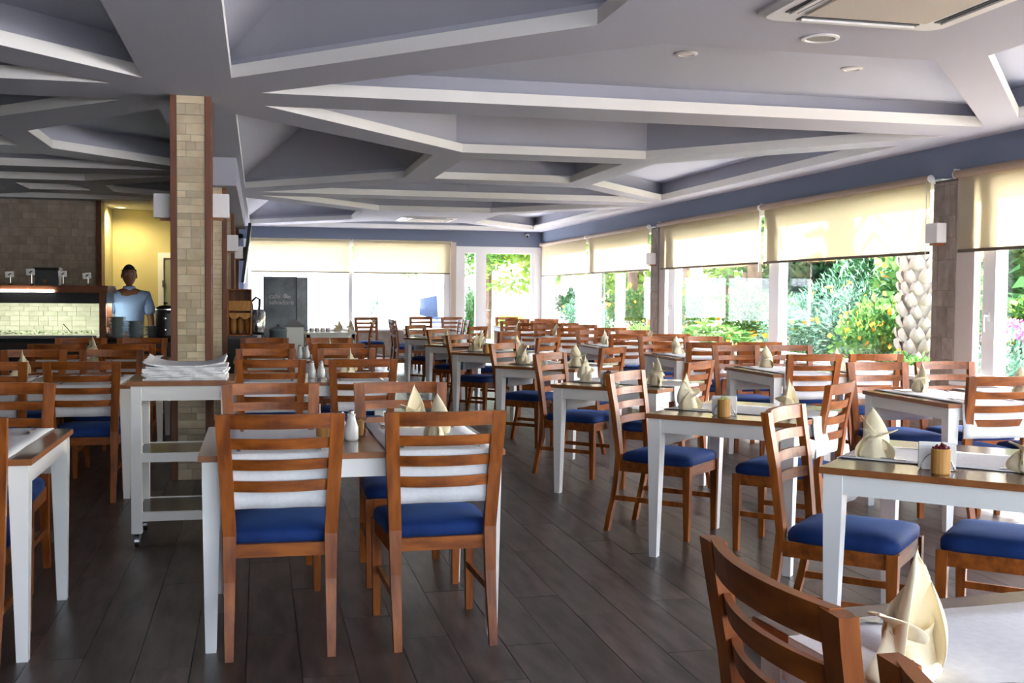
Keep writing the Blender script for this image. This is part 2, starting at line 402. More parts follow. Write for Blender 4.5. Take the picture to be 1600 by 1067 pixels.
part('door_frame', MB().box(4.22, 4.42, 0, .12, 0, 2.42).box(5.98, 6.156, 0, .12, 0, 2.42).box(4.42, 5.98, 0, .12, 2.27, 2.42).box(4.66, 4.84, 0, .12, 0, 2.27), m_upvc, dr, bevel=.006)
d1 = part('door_leaf', MB().box(4.42, 4.66, .03, .08, .0, .12).box(4.84, 5.98, .03, .08, 0, .14).box(4.84, 4.90, .03, .08, .14, 2.27).box(5.92, 5.98, .03, .08, .14, 2.27), m_upvc, dr)
for a, b in ((4.42, 4.66), (4.9, 5.92)): part('door_pane', MB().box(a, b, .05, .058, .14, 2.27), m_glass, dr)
part('door_handle', MB().tube([(4.87, .03, 1.02), (4.87, -.03, 1.02), (4.98, -.03, 1.02)], .01), m_steel, dr)

# near wall (behind the camera): glazed like the others
wn = struct('wall_near', MB().box(XL, XW+TH, YN-.2, YN, -.1, .95).box(XL, XW+TH, YN-.2, YN, 2.5, ZC+.72).box(XL, -.85, YN-.2, YN, .95, 2.5), m_fascia)
w6 = C.objects.new('window_6', None); COL.objects.link(w6); w6['kind'] = 'structure'; w6.location = (0, YN-.1, 0)
f = MB()
for x in (-.8, 1.5, 3.8, 6.1): f.box(x-.06, x+.06, -.05, .05, .95, 2.5)
part('window_frame', f, m_upvc, w6)
part('window_pane', MB().box(-.8, 6.1, -.004, .004, .95, 2.5), m_glass, w6)
# left wall and the stone wall behind the buffet
struct('wall_left', MB().box(XL-.2, XL, YN, YF, -.1, ZC+.72), mat('left_wall_paint', (.22, .20, .18), .9))
m_wtile = mat('beige_wall_mosaic', (.50, .42, .34), .75, .2, noise=(.36, .30, .24), nscale=5, var=.1, bump=.15)
wb = struct('wall_back', MB().box(XL, -2.42, 18.2, 18.5, 0, ZC), mat('wall_mosaic_grout', (.24, .20, .15), .9))
tiles(18.2, -4.4, -2.44, 1.15, ZC, '-y', wb, m_wtile, (.1, .15, .2), (.1, .13), 31, joined=False, cap=290, dep=.012)
struct('trim_4', MB().box(-2.43, -2.36, 18.14, 18.52, 0, ZC), m_woodd)
# corridor beside it: yellow wall, white door
struct('wall_corridor', MB().box(-2.6, -.55, 20.0, 20.15, 0, ZC).box(-2.6, -2.42, 18.5, 20.0, 0, ZC), m_ygreen)
d2 = C.objects.new('door_2', None); COL.objects.link(d2); d2['kind'] = 'structure'; d2.location = (-1.28, 20, 0)
part('door_frame', MB().box(-.40, -.31, -.05, 0, 0, 2.04).box(.31, .40, -.05, 0, 0, 2.04).box(-.31, .31, -.05, 0, 1.95, 2.04), m_upvc, d2)
part('door_leaf', MB().box(-.30, .30, -.02, 0, .02, 1.95), mat('grey_green_door', (.32, .33, .24), .6), d2)
part('hinge', MB().box(-.33, -.30, -.065, -.05, 1.45, 1.56).box(-.33, -.30, -.065, -.05, .7, .8), m_steel, d2)
# hidden side of the corridor towards the window room
struct('wall_side', MB().box(-.60, -.50, 20.6, YF, 0, ZC), m_fascia)

# dropped beam over the far columns
struct('trim_5', MB().box(-.62, -.22, 11.95, 20.0, 2.47, ZC+.01), m_ceil)

# ------------------------------------------------------------------ columns
def column(y, top, lab, rn, joined):
    t = thing('column', lab, 'column', (-.47, y, 0), 0)
    part('core', MB().box(-.125, .125, .0, .27, 0, top), m_grout, t)
    tr = MB()
    for sx in (-1, 1):
        a, b = sorted((sx*.098, sx*.142)); part('corner_trim', MB().box(a, b, -.014, .03, 0, top), m_trim, t, bevel=.002)
        part('corner_trim', MB().box(a, b, .245, .29, 0, top), m_trim, t, bevel=.002)
    tiles(0, -.097, .097, 0, top, '-y', t, m_trav, (.097, .13, .065, .194), (.05, .06, .045, .08), rn, cap=280, joined=joined)
    tiles(.125, .03, .245, 0, top, '+x', t, m_trav, (.07, .1, .13), (.05, .06, .08), rn+1, joined=True)
    tiles(-.125, .03, .245, 0, top, '-x', t, m_trav, (.07, .1, .13), (.05, .06, .08), rn+2, joined=True)
    return t
column(8.3, ZC, 'cream travertine-tiled column with brown corner trims behind the white trolley', 40, False)
column(12.2, 2.47, 'second travertine-tiled column, directly behind the front one', 50, True)
column(16.1, 2.47, 'third tiled column in the line, mostly hidden behind the wooden bread case', 60, True)
column(19.6, 2.47, 'farthest tiled column in the line, beside the mounted television', 70, True)

def wall_lamp(x, y, z, rz, lab, sc=1):
    t = thing('wall_lamp', lab, 'lamp', (x, y, z), rz, None)
    part('shade', MB().box(-.06, .06, -.095, -.02, -.085, .085), m_lamp, t, bevel=.003).scale = (sc, sc, sc)
    part('bracket', MB().box(-.035, .035, -.06, .0, -.10, -.088).box(-.02, .02, -.02, .0, -.10, .04), m_edge, t).scale = (sc, sc, sc)
# lamps on the columns sides (mounted on the side faces, box shades turned to the camera)
def side_lamp(x, y, z, s, lab):
    t = thing('wall_lamp', lab, 'lamp', (x, y, z), 0)
    a, b = sorted((s*.0, s*.115))
    part('shade', MB().box(a, b, -.06, .06, -.085, .085), m_lamp, t, bevel=.003)
    a, b = sorted((s*-.02, s*.07))
    part('bracket', MB().box(a, b, -.035, .035, -.103, -.087), m_edge, t)
side_lamp(-.618, 8.42, 1.98, -1, 'white box wall lamp on the left side of the front column')
side_lamp(-.322, 8.42, 1.99, 1, 'white box wall lamp on the right side of the front column')
side_lamp(-.325, 12.32, 1.89, 1, 'white box wall lamp on the second column')
side_lamp(-.325, 16.22, 1.93, 1, 'small white box wall lamp on the third column')
def pil_lamp(y, z, lab):
    t = thing('wall_lamp', lab, 'lamp', (XW-.02, y, z), 0)
    part('shade', MB().box(-.12, -.02, -.09, .09, -.09, .09), m_lamp, t, bevel=.003)
    part('bracket', MB().box(-.10, .01, -.05, .05, -.112, -.092).box(-.02, .02, -.04, .04, -.10, .05), m_edge, t)
pil_lamp(9.08, 1.955, 'white box wall lamp on the near stone pilaster between the windows')
pil_lamp(16.66, 1.95, 'white box wall lamp on the far stone pilaster between the windows')

# ------------------------------------------------------------------ roller blinds
def blind_x(y0, y1, lab, zb=1.77, chain=None):
    t = thing('roller_blind', lab, 'blind', (XW-.045, (y0+y1)/2, zb), 0, 'roller blinds on the window walls'); h = (y1-y0)/2
    part('tube', MB().lathe([(.036, -h), (.036, h)], (0, 0, 2.47-zb), 14, 1), m_tube, t, smooth=False)
    part('fabric', MB().box(.02, .0215, -h+.03, h-.03, .02, 2.46-zb), m_blind, t)
    part('bottom_bar', MB().box(.01, .03, -h+.03, h-.03, 0, .028), m_tubed, t)
    part('bracket', MB().lathe([(.025, h-.004), (.037, h), (.037, h+.012), (.025, h+.016)], (0, 0, 2.47-zb), 12, 1).box(-.02, .04, h, h+.012, 2.45-zb, 2.52-zb), m_plastic, t)
    part('bracket', MB().lathe([(.025, -h-.016), (.037, -h-.012), (.037, -h), (.025, -h+.004)], (0, 0, 2.47-zb), 12, 1), m_plastic, t)
    if chain is not None:
        part('chain', MB().tube([(-.02, chain-(y0+y1)/2, 2.45-zb), (-.02, chain-(y0+y1)/2, -.1)], .004, 6), m_plastic, t)
blind_x(5.3, 8.86, 'cream roller blind at the right edge, nearer than the stone pilaster')
blind_x(9.25, 12.8, 'largest fully visible cream roller blind, left of the near pilaster', chain=9.28)
blind_x(12.86, 16.42, 'cream roller blind third along the right wall, right of the far pilaster', chain=12.83)
blind_x(16.9, 20.35, 'cream roller blind fourth along the right wall, left of far pilaster', chain=16.87)
blind_x(20.42, 23.88, 'cream roller blind at the far end of the right wall')
blind_x(1.5, 5.2, 'cream roller blind outside the frame on the near right window')
def blind_y(x0, x1, lab, zb=1.80):
    t = thing('roller_blind', lab, 'blind', ((x0+x1)/2, YF-.045, zb), 0, 'roller blinds on the window walls'); h = (x1-x0)/2
    part('tube', MB().lathe([(.03, -h), (.03, h)], (0, 0, 2.49-zb), 14, 0), m_blind, t)
    part('fabric', MB().box(-h+.02, h-.02, .02, .0215, .02, 2.49-zb), m_blind, t)
    part('bottom_bar', MB().box(-h+.02, h-.02, .01, .03, 0, .025), m_tubed, t)
    part('bracket', MB().box(-h-.015, -h, -.03, .03, 2.45-zb, 2.52-zb).box(h, h+.015, -.03, .03, 2.45-zb, 2.52-zb), m_plastic, t)
blind_y(-.17, 1.92, 'yellowish roller blind on the far wall, left of the pair')
blind_y(1.97, 4.10, 'yellowish roller blind on the far wall, beside the glass door')

# ------------------------------------------------------------------ ceiling fittings
def cassette(x, y, lab):
    t = thing('air_conditioner', lab, 'air conditioner', (x, y, ZC), 0, None)
    def rr(s, z, r=.09, n=5):
        pts = []
        for cx, cy, a0 in ((s-r, s-r, 0), (-s+r, s-r, PI/2), (-s+r, -s+r, PI), (s-r, -s+r, 1.5*PI)):
            for k in range(n+1): a = a0+k*PI/2/n; pts.append((cx+r*math.cos(a), cy+r*math.sin(a), z))
        return pts
    part('panel', MB().sweep([rr(.52, 0), rr(.52, -.012), rr(.49, -.03), rr(.44, -.03)]), m_plastic, t, smooth=False)
    v = MB()
    for s in (1, -1):
        v.box(-.32, .32, s*.405-.035, s*.405+.035, -.034, -.028); v.box(s*.405-.035, s*.405+.035, -.32, .32, -.034, -.028)
    part('air_slot', v, m_black, t)
    fl = MB()
    for s in (1, -1):
        fl.box(-.31, .31, s*.41-.01, s*.41+.012, -.044, -.034); fl.box(s*.41-.01, s*.41+.012, -.31, .31, -.044, -.034)
    part('louvre', fl, m_plastic, t)
    part('grille', MB().box(-.33, .33, -.33, .33, -.04, -.03), m_grille, t, bevel=.003)
cassette(2.92, 4.66, 'large square ceiling air conditioner cassette with beige grille overhead')
cassette(3.05, 20.5, 'ceiling air conditioner cassette far down the room near the end window')
t = thing('ceiling_speaker', 'round flush grey speaker in the ceiling beside the near air conditioner', 'speaker', (2.97, 5.54, ZC))
part('rim', MB().lathe([(.075, 0), (.1, 0), (.1, -.008), (.08, -.01), (.075, -.002)], n=28), m_plastic, t, smooth=False)
part('grille', MB().lathe([(.001, -.004), (.078, -.004), (.078, 0), (.001, 0)], n=28), mat('speaker_grille', (.36, .34, .31), .7, bump=.4, nscale=200), t)
for k, (x, y, dz, lab) in enumerate([(2.76, 6.95, .2, 'left downlight in the near coffer beyond the air conditioner'), (4.05, 7.1, .2, 'right downlight in the near coffer beyond the air conditioner'),
        (5.05, 12.9, .27, 'downlight in the coffer beside the window wall')]):
    t = thing('downlight', 'round white '+lab, 'downlight', (x, y, ZC+dz))
    part('rim', MB().lathe([(.05, 0), (.075, 0), (.075, -.008), (.055, -.014), (.05, 0)], n=24), m_plastic, t)
    part('lens', MB().lathe([(.001, -.006), (.05, -.006), (.05, 0), (.001, 0)], n=24), m_lamp, t)
t = thing('downlight', 'lit round ceiling light glowing yellow above the corridor doorway', 'downlight', (-2.2, 19.3, ZC))
part('rim', MB().lathe([(.06, 0), (.1, 0), (.1, -.01), (.07, -.02), (.06, 0)], n=24), m_plastic, t)
part('lens', MB().lathe([(.001, -.012), (.07, -.012), (.07, 0), (.001, 0)], n=24), mat('lit_lens', (1, .9, .6), .5, emis=((1, .80, .38), 5)), t)
l = C.lights.new('corridor_light', 'SPOT'); l.energy = 16; l.color = (1, .82, .42); l.spot_size = 2.9; l.spot_blend = .6; l.shadow_soft_size = .06
lo = C.objects.new('corridor_light', l); COL.objects.link(lo); lo.location = (-2.2, 19.3, ZC-.03)
t = thing('security_camera', 'small white dome security camera high in the far right corner', 'camera', (5.82, 23.96, 2.68))
part('mount', MB().lathe([(.04, 0), (.04, -.02), (.02, -.05)], (0, 0, 0), 14, 1), m_plastic, t)
part('body', MB().tube([(0, -.04, 0), (-.03, -.14, -.03)], .035, 12), m_plastic, t, smooth=False)
part('lens', MB().tube([(-.03, -.14, -.03), (-.035, -.155, -.035)], .028, 12), m_black, t)

# ------------------------------------------------------------------ chair
def bow(x, w): return -.034*(1-(x/w)**2)
def back_y(z):  # post centre line
    P = [(0, -.255), (.28, -.195), (.45, -.178), (.65, -.198), (.91, -.238)]
    for (a, ya), (b, yb) in zip(P, P[1:]):
        if z <= b:
            k = (z-a)/(b-a); k = k*k*(3-2*k)*.35+k*.65; return ya+(yb-ya)*k
    return P[-1][1]
def back_x(z):
    P = [(0, .186), (.45, .187), (.91, .210)]
    for (a, xa), (b, xb) in zip(P, P[1:]):
        if z <= b: return xa+(xb-xa)*(z-a)/(b-a)
    return P[-1][1]
def post(s):
    rings = []
    for z in [0, .1, .2, .28, .36, .45, .52, .6, .7, .8, .862, .91]:
        wv = .031+.017*min(z, .45)/.45 if z < .45 else .048+.004*(z-.45)/.46
        wd = (.034 if z < .3 else .036)/2; x = s*back_x(z); y = back_y(z); h = wv/2
        rings.append([(x-h, y-wd, z), (x+h, y-wd, z), (x+h, y+wd*.7, z), (x-h, y+wd*.7, z)])
    return MB().sweep(rings)
def rail(z0, z1, th=.018, w=None, n=10):
    m = MB(); rings = []
    w = w or back_x(z0)-.020
    for i in range(n+1):
        x = -w+2*w*i/n; b0 = bow(x, w)
        rings.append([(x, back_y(z0)+b0-th/2, z0), (x, back_y(z0)+b0+th/2, z0), (x, back_y(z1)+b0+th/2, z1), (x, back_y(z1)+b0-th/2, z1)])
    return m.sweep(rings)
def chair_parts():
    T = []
    for s in (-1, 1): T.append(('rear_leg', post(s).mesh('rear_leg', m_wood)))
    T.append(('top_rail', rail(.857, .912, .022, .2).mesh('top_rail', m_woodh)))
    for a, b in ((.780, .820), (.700, .740), (.618, .659)): T.append(('slat', rail(a, b, .014).mesh('slat', m_woodh)))
    for s in (-1, 1):
        r = []
        for z, h in ((0, .014), (.36, .021), (.415, .021)):
            x = s*.2; r.append([(x-h, .245-h, z), (x+h, .245-h, z), (x+h, .245+h, z), (x-h, .245+h, z)])
        T.append(('front_leg', MB().sweep(r).mesh('front_leg', m_wood)))
    ap = MB().box(-.18, .18, .235, .257, .355, .415); ap.box(-.175, .175, -.185, -.163, .365, .415)
    for s in (-1, 1):
        x = s*.2; ap.sweep([[(x*.95-.011, -.17, .355), (x*.95+.011, -.17, .355), (x*.95+.011, -.17, .415), (x*.95-.011, -.17, .415)],
                            [(x-.011, .235, .355), (x+.011, .235, .355), (x+.011, .235, .415), (x-.011, .235, .415)]])
    T.append(('seat_frame', ap.mesh('seat_frame', m_woodh)))
    for s in (-1, 1):
        x = s*.192
        T.append(('stretcher', MB().box(x-.008, x+.008, -.205, .24, .185, .213).mesh('stretcher', m_wood)))
    # cushion: domed, rounded
    m = MB(); nx, ny = 10, 10; g = {}
    def wx(y): return .205+.018*(y+.16)/.42
    layers = []
    for iz, (z, ins) in enumerate(((.413, .006), (.425, 0), (.448, 0), (.462, .010))):
        ring = []
        y0, y1 = -.165+ins, .262-ins
        pts = []
        for k in range(6): pts.append((-1, k/6))
        for k in range(6): pts.append((-1+2*k/6, 1))
        for k in range(6): pts.append((1, 1-k/6))
        for k in range(6): pts.append((1-2*k/6, 0))
        for u, v in pts:
            y = y0+(y1-y0)*v; x = u*(wx(y)-ins)
            # round corners
            if abs(abs(u)-1) < 1e-6 and v in (0, 1): x *= .94; y = y0+(y1-y0)*(.025 if v == 0 else .975)
            ring.append((x, y, z))
        layers.append(ring)
    for sc, z in ((.8, .474), (.5, .480), (.2, .482)):
        layers.append([(p[0]*sc, .048+(p[1]-.048)*sc, z) for p in layers[3]])
    m.sweep(layers)
    T.append(('seat', m.mesh('seat', m_blue, smooth=True)))
    return T
CH = chair_parts()
nchair = 0
def chair(bx, by, fx, fy, label, group):
    """bx, by: middle of the top rail; fx, fy: way the chair faces"""
    L = math.hypot(fx, fy); fx /= L; fy /= L
    return spawn(CH, 'dining_chair', label, 'chair', (bx+fx*.24, by+fy*.24, 0), math.atan2(-fx, fy), group)

# ------------------------------------------------------------------ table
def table_parts(w, d):
    T = []; hw, hd = w/2, d/2
    tp = MB(); tp.box(-hw, hw, -hd, hd, .726, .75)
    me = tp.mesh('tabletop', [m_edge, m_top], bevel=.002)
    for p in me.polygons:
        if p.normal.z > .9: p.material_index = 1
    T.append(('tabletop', me))
    o = .014; ah = .072
    ap = MB()
    for s in (-1, 1):
        a, b = sorted((s*(hd-o-.004), s*(hd-o-.026))); ap.box(-hw+.06, hw-.06, a, b, .726-ah, .726)
        a, b = sorted((s*(hw-o-.004), s*(hw-o-.026))); ap.box(a, b, -hd+.06, hd-.06, .726-ah, .726)
    T.append(('apron', ap.mesh('apron', m_white)))
    for sx in (-1, 1):
        for sy in (-1, 1):
            X = sx*(hw-o); Y = sy*(hd-o); r = []
            for z, t_, ins in ((0, .040, .010), (.64, .068, 0), (.726, .068, 0)):
                xa, xb = X-sx*ins, X-sx*(ins+t_); ya, yb = Y-sy*ins, Y-sy*(ins+t_)
                r.append([(xa, ya, z), (xb, ya, z), (xb, yb, z), (xa, yb, z)])
            T.append(('leg', MB().sweep(r).mesh('leg', m_white)))
    return T
TA = table_parts(1.17, .93); TB = table_parts(.93, .80)
def runner_mesh(wd, ln, hang, seed):
    """cloth strip along local y, hanging at both ends; slight waves"""
    rn = random.Random(seed); nx = 8; pts = []
    prof = []
    n = 14
    for i in range(6): prof.append((-ln/2-.006-.004*math.sin(i), .75-hang+hang*i/6))
    prof.append((-ln/2-.004, .7505))
    for i in range(n+1): prof.append((-ln/2+.004+(ln-.008)*i/n, .7535))
    prof.append((ln/2+.004, .7505))
    for i in range(1, 7): prof.append((ln/2+.006+.004*math.sin(i), .75-hang*i/6))
    k = rn.uniform(0, 6); grid = []
    for (y, z) in prof:
        row = []
        for j in range(nx+1):
            x = -wd/2+wd*j/nx
            if z < .75:
                dd = (.75-z)/hang; yy = y+math.copysign(1, y)*(.006*math.sin(j*1.9+k)*dd+.006*dd); row.append((x*(1-.01*dd), yy, z))
            else: row.append((x, y, z+.0012*math.sin(j*1.3+y*17+k)))
        grid.append(row)
    m = MB(); R = len(grid); W = nx+1
    vs = [p for r in grid for p in r]; fs = [(i*W+j, i*W+j+1, (i+1)*W+j+1, (i+1)*W+j) for i in range(R-1) for j in range(nx)]
    m.add(vs, fs); me = m.mesh('table_runner', m_cloth, smooth=True)
    return me
RUN_A = [runner_mesh(.44, .93, .20, s) for s in (1, 2)]
RUN_B = runner_mesh(.42, .80, .20, 3)
def thicken(o, t=.002):
    md = o.modifiers.new('cloth_thickness', 'SOLIDIFY'); md.thickness = t; md.offset = 1

# napkin folded into a standing bird shape
def petal(m, base, h, wd, ang, lean, curl, tw=0, n=9, k=8, tipw=.02):
    """pointed curved cloth leaf standing on base"""
    rows = []
    for i in range(n+1):
        v = i/n; prof = math.sin(PI*min(1, .25+.75*v))**.62 if v < 1 else 0
        ww = wd*max(prof, 0)+tipw*(1-v)*0; row = []
        for j in range(k+1):
            u = -1+2*j/k; a = u*curl*(1-.5*v)
            rad = max(ww, 1e-4)/max(curl, .2)
            x = rad*math.sin(a); y = rad*(math.cos(a)-1)+lean*v*v*h
            z = h*v*(1-.08*u*u)
            c, s = math.cos(ang+tw*v), math.sin(ang+tw*v)
            row.append((base[0]+x*c-y*s, base[1]+x*s+y*c, base[2]+z))
        rows.append(row)
    W = k+1
    m.add([p for r in rows for p in r], [(i*W+j, i*W+j+1, (i+1)*W+j+1, (i+1)*W+j) for i in range(n) for j in range(k)])
def napkin_parts(seed, s=1.0):
    r = random.Random(seed); m = MB()
    # gathered waist at the bottom, rim cut slanting
    rings = []
    for i, (rad, z) in enumerate(((.046, 0), (.050, .012), (.044, .03), (.036, .052), (.034, .072), (.038, .088))):
        rings.append([((rad+.005*math.sin(4*a+i*.5+seed))*math.cos(a)*s, (rad*.75+.004*math.sin(3*a+seed))*math.sin(a)*s, (z+.022*math.sin(a+.8)*(i/5.))*s)
                      for a in [2*PI*j/24 for j in range(24)]])
    m.sweep(rings, caps=False)
    body = m.mesh('base_fold', m_cream, smooth=True)
    j = lambda q: r.uniform(-q, q)
    m2 = MB(); petal(m2, (-.004*s, .012*s, .03*s), .165*s, .085*s, .1+j(.3), -.14, 1.7, .5, n=12, k=10)
    m3 = MB(); petal(m3, (.020*s, .0, .025*s), .135*s, .075*s, -.7+j(.3), .18, 1.6, -.3, n=12, k=10)
    m4 = MB(); petal(m4, (-.012*s, -.030*s, -.002*s), .085*s, .095*s, 3.3+j(.2), -.55, 1.4, .3); petal(m4, (.034*s, -.022*s, -.002*s), .10*s, .085*s, 4.1+j(.2), -.6, 1.3, -.2)
    m5 = MB(); petal(m5, (-.026*s, .0, .066*s), .046*s, .070*s, 1.3+j(.3), 1.5, .9, .9)
    return [('base_fold', body), ('tall_point', m2.mesh('tall_point', m_cream, True)), ('point', m3.mesh('point', m_cream, True)),
            ('front_lobe', m4.mesh('front_lobe', m_cream, True)), ('side_curl', m5.mesh('side_curl', m_cream, True))]
NAP = [napkin_parts(s) for s in (1, 2, 3)]
NAPBIG = napkin_parts(4, 1.08)
def napkin(x, y, rz, label, k=0, tpl=None):
    t = spawn(tpl or NAP[k % 3], 'folded_napkin', label, 'napkin', (x, y, .7545), rz, 'cream napkins folded into standing birds')
    for c in t.children: thicken(c, .0015)
    return t
# cutlery
def knife_mesh():
    m = MB(); m.sweep([[(-.007, -.10, 0), (.007, -.10, 0), (.007, -.10, .004), (-.007, -.10, .004)], [(-.006, -.01, 0), (.006, -.01, 0), (.006, -.01, .005), (-.006, -.01, .005)],
                       [(-.008, 0, 0), (.009, 0, 0), (.009, 0, .002), (-.008, 0, .002)], [(-.006, .09, 0), (.009, .09, 0), (.009, .09, .0015), (-.006, .09, .0015)], [(.001, .11, 0), (.003, .11, 0), (.003, .11, .001), (.001, .11, .001)]])
    return m.mesh('dinner_knife', m_steel)
def fork_mesh():
    m = MB(); m.sweep([[(-.007, -.10, 0), (.007, -.10, 0), (.007, -.10, .003), (-.007, -.10, .003)], [(-.003, .03, .004), (.003, .03, .004), (.003, .03, .007), (-.003, .03, .007)],
                       [(-.011, .055, .001), (.011, .055, .001), (.011, .055, .003), (-.011, .055, .003)], [(-.012, .07, 0), (.012, .07, 0), (.012, .07, .002), (-.012, .07, .002)]])
    for k in range(4):
        x = -.0105+k*.007; m.box(x-.0015, x+.0015, .068, .105, .001, .003)
    return m.mesh('dinner_fork', m_steel)
KN, FK = knife_mesh(), fork_mesh()
def cutlery(x, y, rz, where, gap=.15, z=.7555):
    c, s = math.cos(rz), math.sin(rz)
    for me_, sg, nm, nn in ((KN, 1, 'dinner_knife', 'steel knife'), (FK, -1, 'dinner_fork', 'steel fork')):
        o = link(nm, me_, None, (x+sg*gap*c, y+sg*gap*s, z), (0, 0, rz+random.uniform(-.06, .06)))
        tag(o, f'{nn} laid at {where}', 'cutlery', 'cutlery laid on the table runners')
# bamboo cup with toothpicks, napkin holder with paper napkins
def cup(x, y, kind, where, rz=0, hold=True):
    t = thing('bamboo_cup', f'small bamboo cup of {"dark red" if kind == 0 else "pale"} toothpicks {where}', 'cup', (x, y, .75), rz, 'bamboo toothpick cups')
    part('cup_body', MB().lathe([(.030, 0), (.033, .004), (.033, .084), (.030, .088), (.028, .084), (.028, .03)], n=18), m_bamb, t, smooth=False)
    p = MB(); rn = random.Random(int(x*100))
    for i in range(46):
        a = rn.uniform(0, 2*PI); r = rn.uniform(0, .022)
        c = (r*math.cos(a), r*math.sin(a)); e = (c[0]*1.35, c[1]*1.35, .102+rn.uniform(-.006, .008)-r*.5)
        p.tube([(c[0], c[1], .03), e], [.0012, .0028], 4)
    part('toothpicks', p, m_red if kind == 0 else m_yel, t)['kind'] = 'stuff'
    if hold:
        h = thing('napkin_holder', f'wire holder of white paper napkins {where}', 'napkin holder', (x+.035, y+.075, .75), -.5, 'wire holders of paper napkins')
        wv = MB()
        for sy in (-.022, .022):
            wv.tube([(.055*math.cos(a), sy, .004+.062*math.sin(a)) for a in [PI*i/12 for i in range(13)]], .0022, 6)
        wv.tube([(-.055, -.022, .004), (.055, -.022, .004), (.055, .022, .004), (-.055, .022, .004), (-.055, -.022, .004)], .0022, 6)
        part('wire_frame', wv, m_chrome, h, smooth=True)
        q = MB()
        for i in range(8):
            yy = -.018+i*.0048; q.box(-.062+.001*(i % 3), .062-.0012*(i % 2), yy, yy+.004, .006, .090+.003*((i*7) % 4))
        add_stuff(part('paper_napkins', q, m_paper, h))
def cruet(x, y, lab, h=.11, m_=None):
    t = thing('cruet', lab, 'cruet', (x, y, .75), 0, None)
    part('bottle', MB().lathe([(.001, 0), (.026, 0), (.030, .01), (.029, .055), (.020, h-.03), (.016, h-.012), (.018, h), (.001, h)], n=18), m_ or m_ceram, t, smooth=True)
    part('stopper', MB().lathe([(.012, h), (.013, h+.012), (.006, h+.018), (.001, h+.018)], n=12), m_steel, t, smooth=True)
def glass_cup(x, y, lab):
    t = thing('glass', lab, 'glass', (x, y, .75))
    part('bowl', MB().lathe([(.001, 0), (.022, 0), (.026, .06), (.032, .085), (.030, .085), (.023, .055), (.019, .006), (.001, .006)], n=18), glassmat('clear_glass', (.9, .92, .92)), t, smooth=True)
    part('toothpicks', MB().lathe([(.012, .01), (.017, .07), (.002, .078)], n=8), m_bamb, t)

DOWN = ['first', 'second', 'third', 'fourth', 'fifth', 'sixth', 'seventh', 'eighth', 'ninth', 'tenth', 'eleventh', 'twelfth', 'thirteenth', 'fourteenth', 'fifteenth']
ORD = ['first', 'second', 'third', 'fourth', 'fifth', 'sixth', 'seventh']
# ---- column-side row: axis aligned tables, four chairs each
G1 = 'chairs of the aisle row beside the columns'
for i, (yf, far_y, near_y) in enumerate(((4.24, 5.57, 4.17), (7.66, 9.08, 7.60), (10.12, 11.30, 10.02))):
    cx, cyy = .365, yf+.465; N = ORD[i]
    spawn(TA, 'dining_table', f'white table with brown top, {N} in the aisle row right of the columns', 'table', (cx, cyy, 0), 0, 'dining tables')
    for k, (x, side) in enumerate(((.08, 'left'), (.70, 'right'))):
        chair(x, near_y, 0 if i else (.02, -.03)[k], 1, f'slat-back chair, near {side} seat of the {N} aisle-row table', G1)
        chair(x+(.0 if k else -.02), far_y, 0, -1, f'slat-back chair facing the camera, far {side} seat of the {N} aisle-row table', G1)
        xr = x-.0
        r = link('table_runner', RUN_A[k], None, (xr, cyy, 0)); thicken(r); tag(r, f'white cloth runner hanging over the {side} half of the {N} aisle-row table', 'table runner', 'white table runners')
        cutlery(xr, yf+.15, 0, f'the near {side} place, {N} aisle-row table'); cutlery(xr, yf+.78, PI, f'the far {side} place, {N} aisle-row table')
    if i == 0:
        napkin(.68, 4.98, .4, 'cream bird-folded napkin on the far side of the nearest aisle table', 0)
        napkin(.72, 4.52, 1.6, 'cream bird-folded napkin seen through the slats of the near right chair', 1)
        cruet(.375, 4.60, 'white ceramic cruet in front on the nearest aisle table'); cruet(.335, 4.66, 'white ceramic cruet just behind the front one on nearest aisle table', .10)
        glass_cup(.42, 4.69, 'clear toothpick glass beside the white cruets'); cup(.27, 4.72, 0, 'behind the near left chair, nearest aisle table', hold=False)
    else:
        napkin(.66, yf+.70, .6*i, f'cream bird-folded napkin on the right half of the {N} aisle-row table', i)
        cruet(.375, yf+.40, f'left white cruet on the {N} aisle-row table'); cruet(.44, yf+.40, f'right white cruet on the {N} aisle-row table')
# ---- left row beyond the columns
G2 = 'chairs of the left row by the buffet'
for i, (yf, far_y, near_y) in enumerate(((4.27, 5.75, 4.20), (7.58, 9.0, 7.50), (10.1, 11.3, 9.99))):
    cx, cyy = -1.385, yf+.465; N = ORD[i]
    spawn(TA, 'dining_table', f'white table with brown top, {N} in the row at the left edge', 'table', (cx, cyy, 0), 0, 'dining tables')
    for k, (x, side) in enumerate(((-1.66, 'left'), (-1.10, 'right'))):
        chair(x, near_y, 0, 1, f'slat-back chair, near {side} seat of the {N} left-row table', G2)
        chair(x-(.10 if i == 0 else 0), far_y, 0, -1, f'slat-back chair facing the camera, far {side} seat of the {N} left-row table', G2)
        r = link('table_runner', RUN_A[k], None, (x+(.0 if k else -.06), cyy, 0)); thicken(r); tag(r, f'white cloth runner over the {side} half of the {N} left-row table', 'table runner', 'white table runners')
        cutlery(x, yf+.15, 0, f'the near {side} place, {N} left-row table'); cutlery(x, yf+.78, PI, f'the far {side} place, {N} left-row table')
    if i: napkin(-1.62 if i == 1 else -1.5, yf+.72, .9*i, f'cream bird-folded napkin on the {N} left-row table', i)
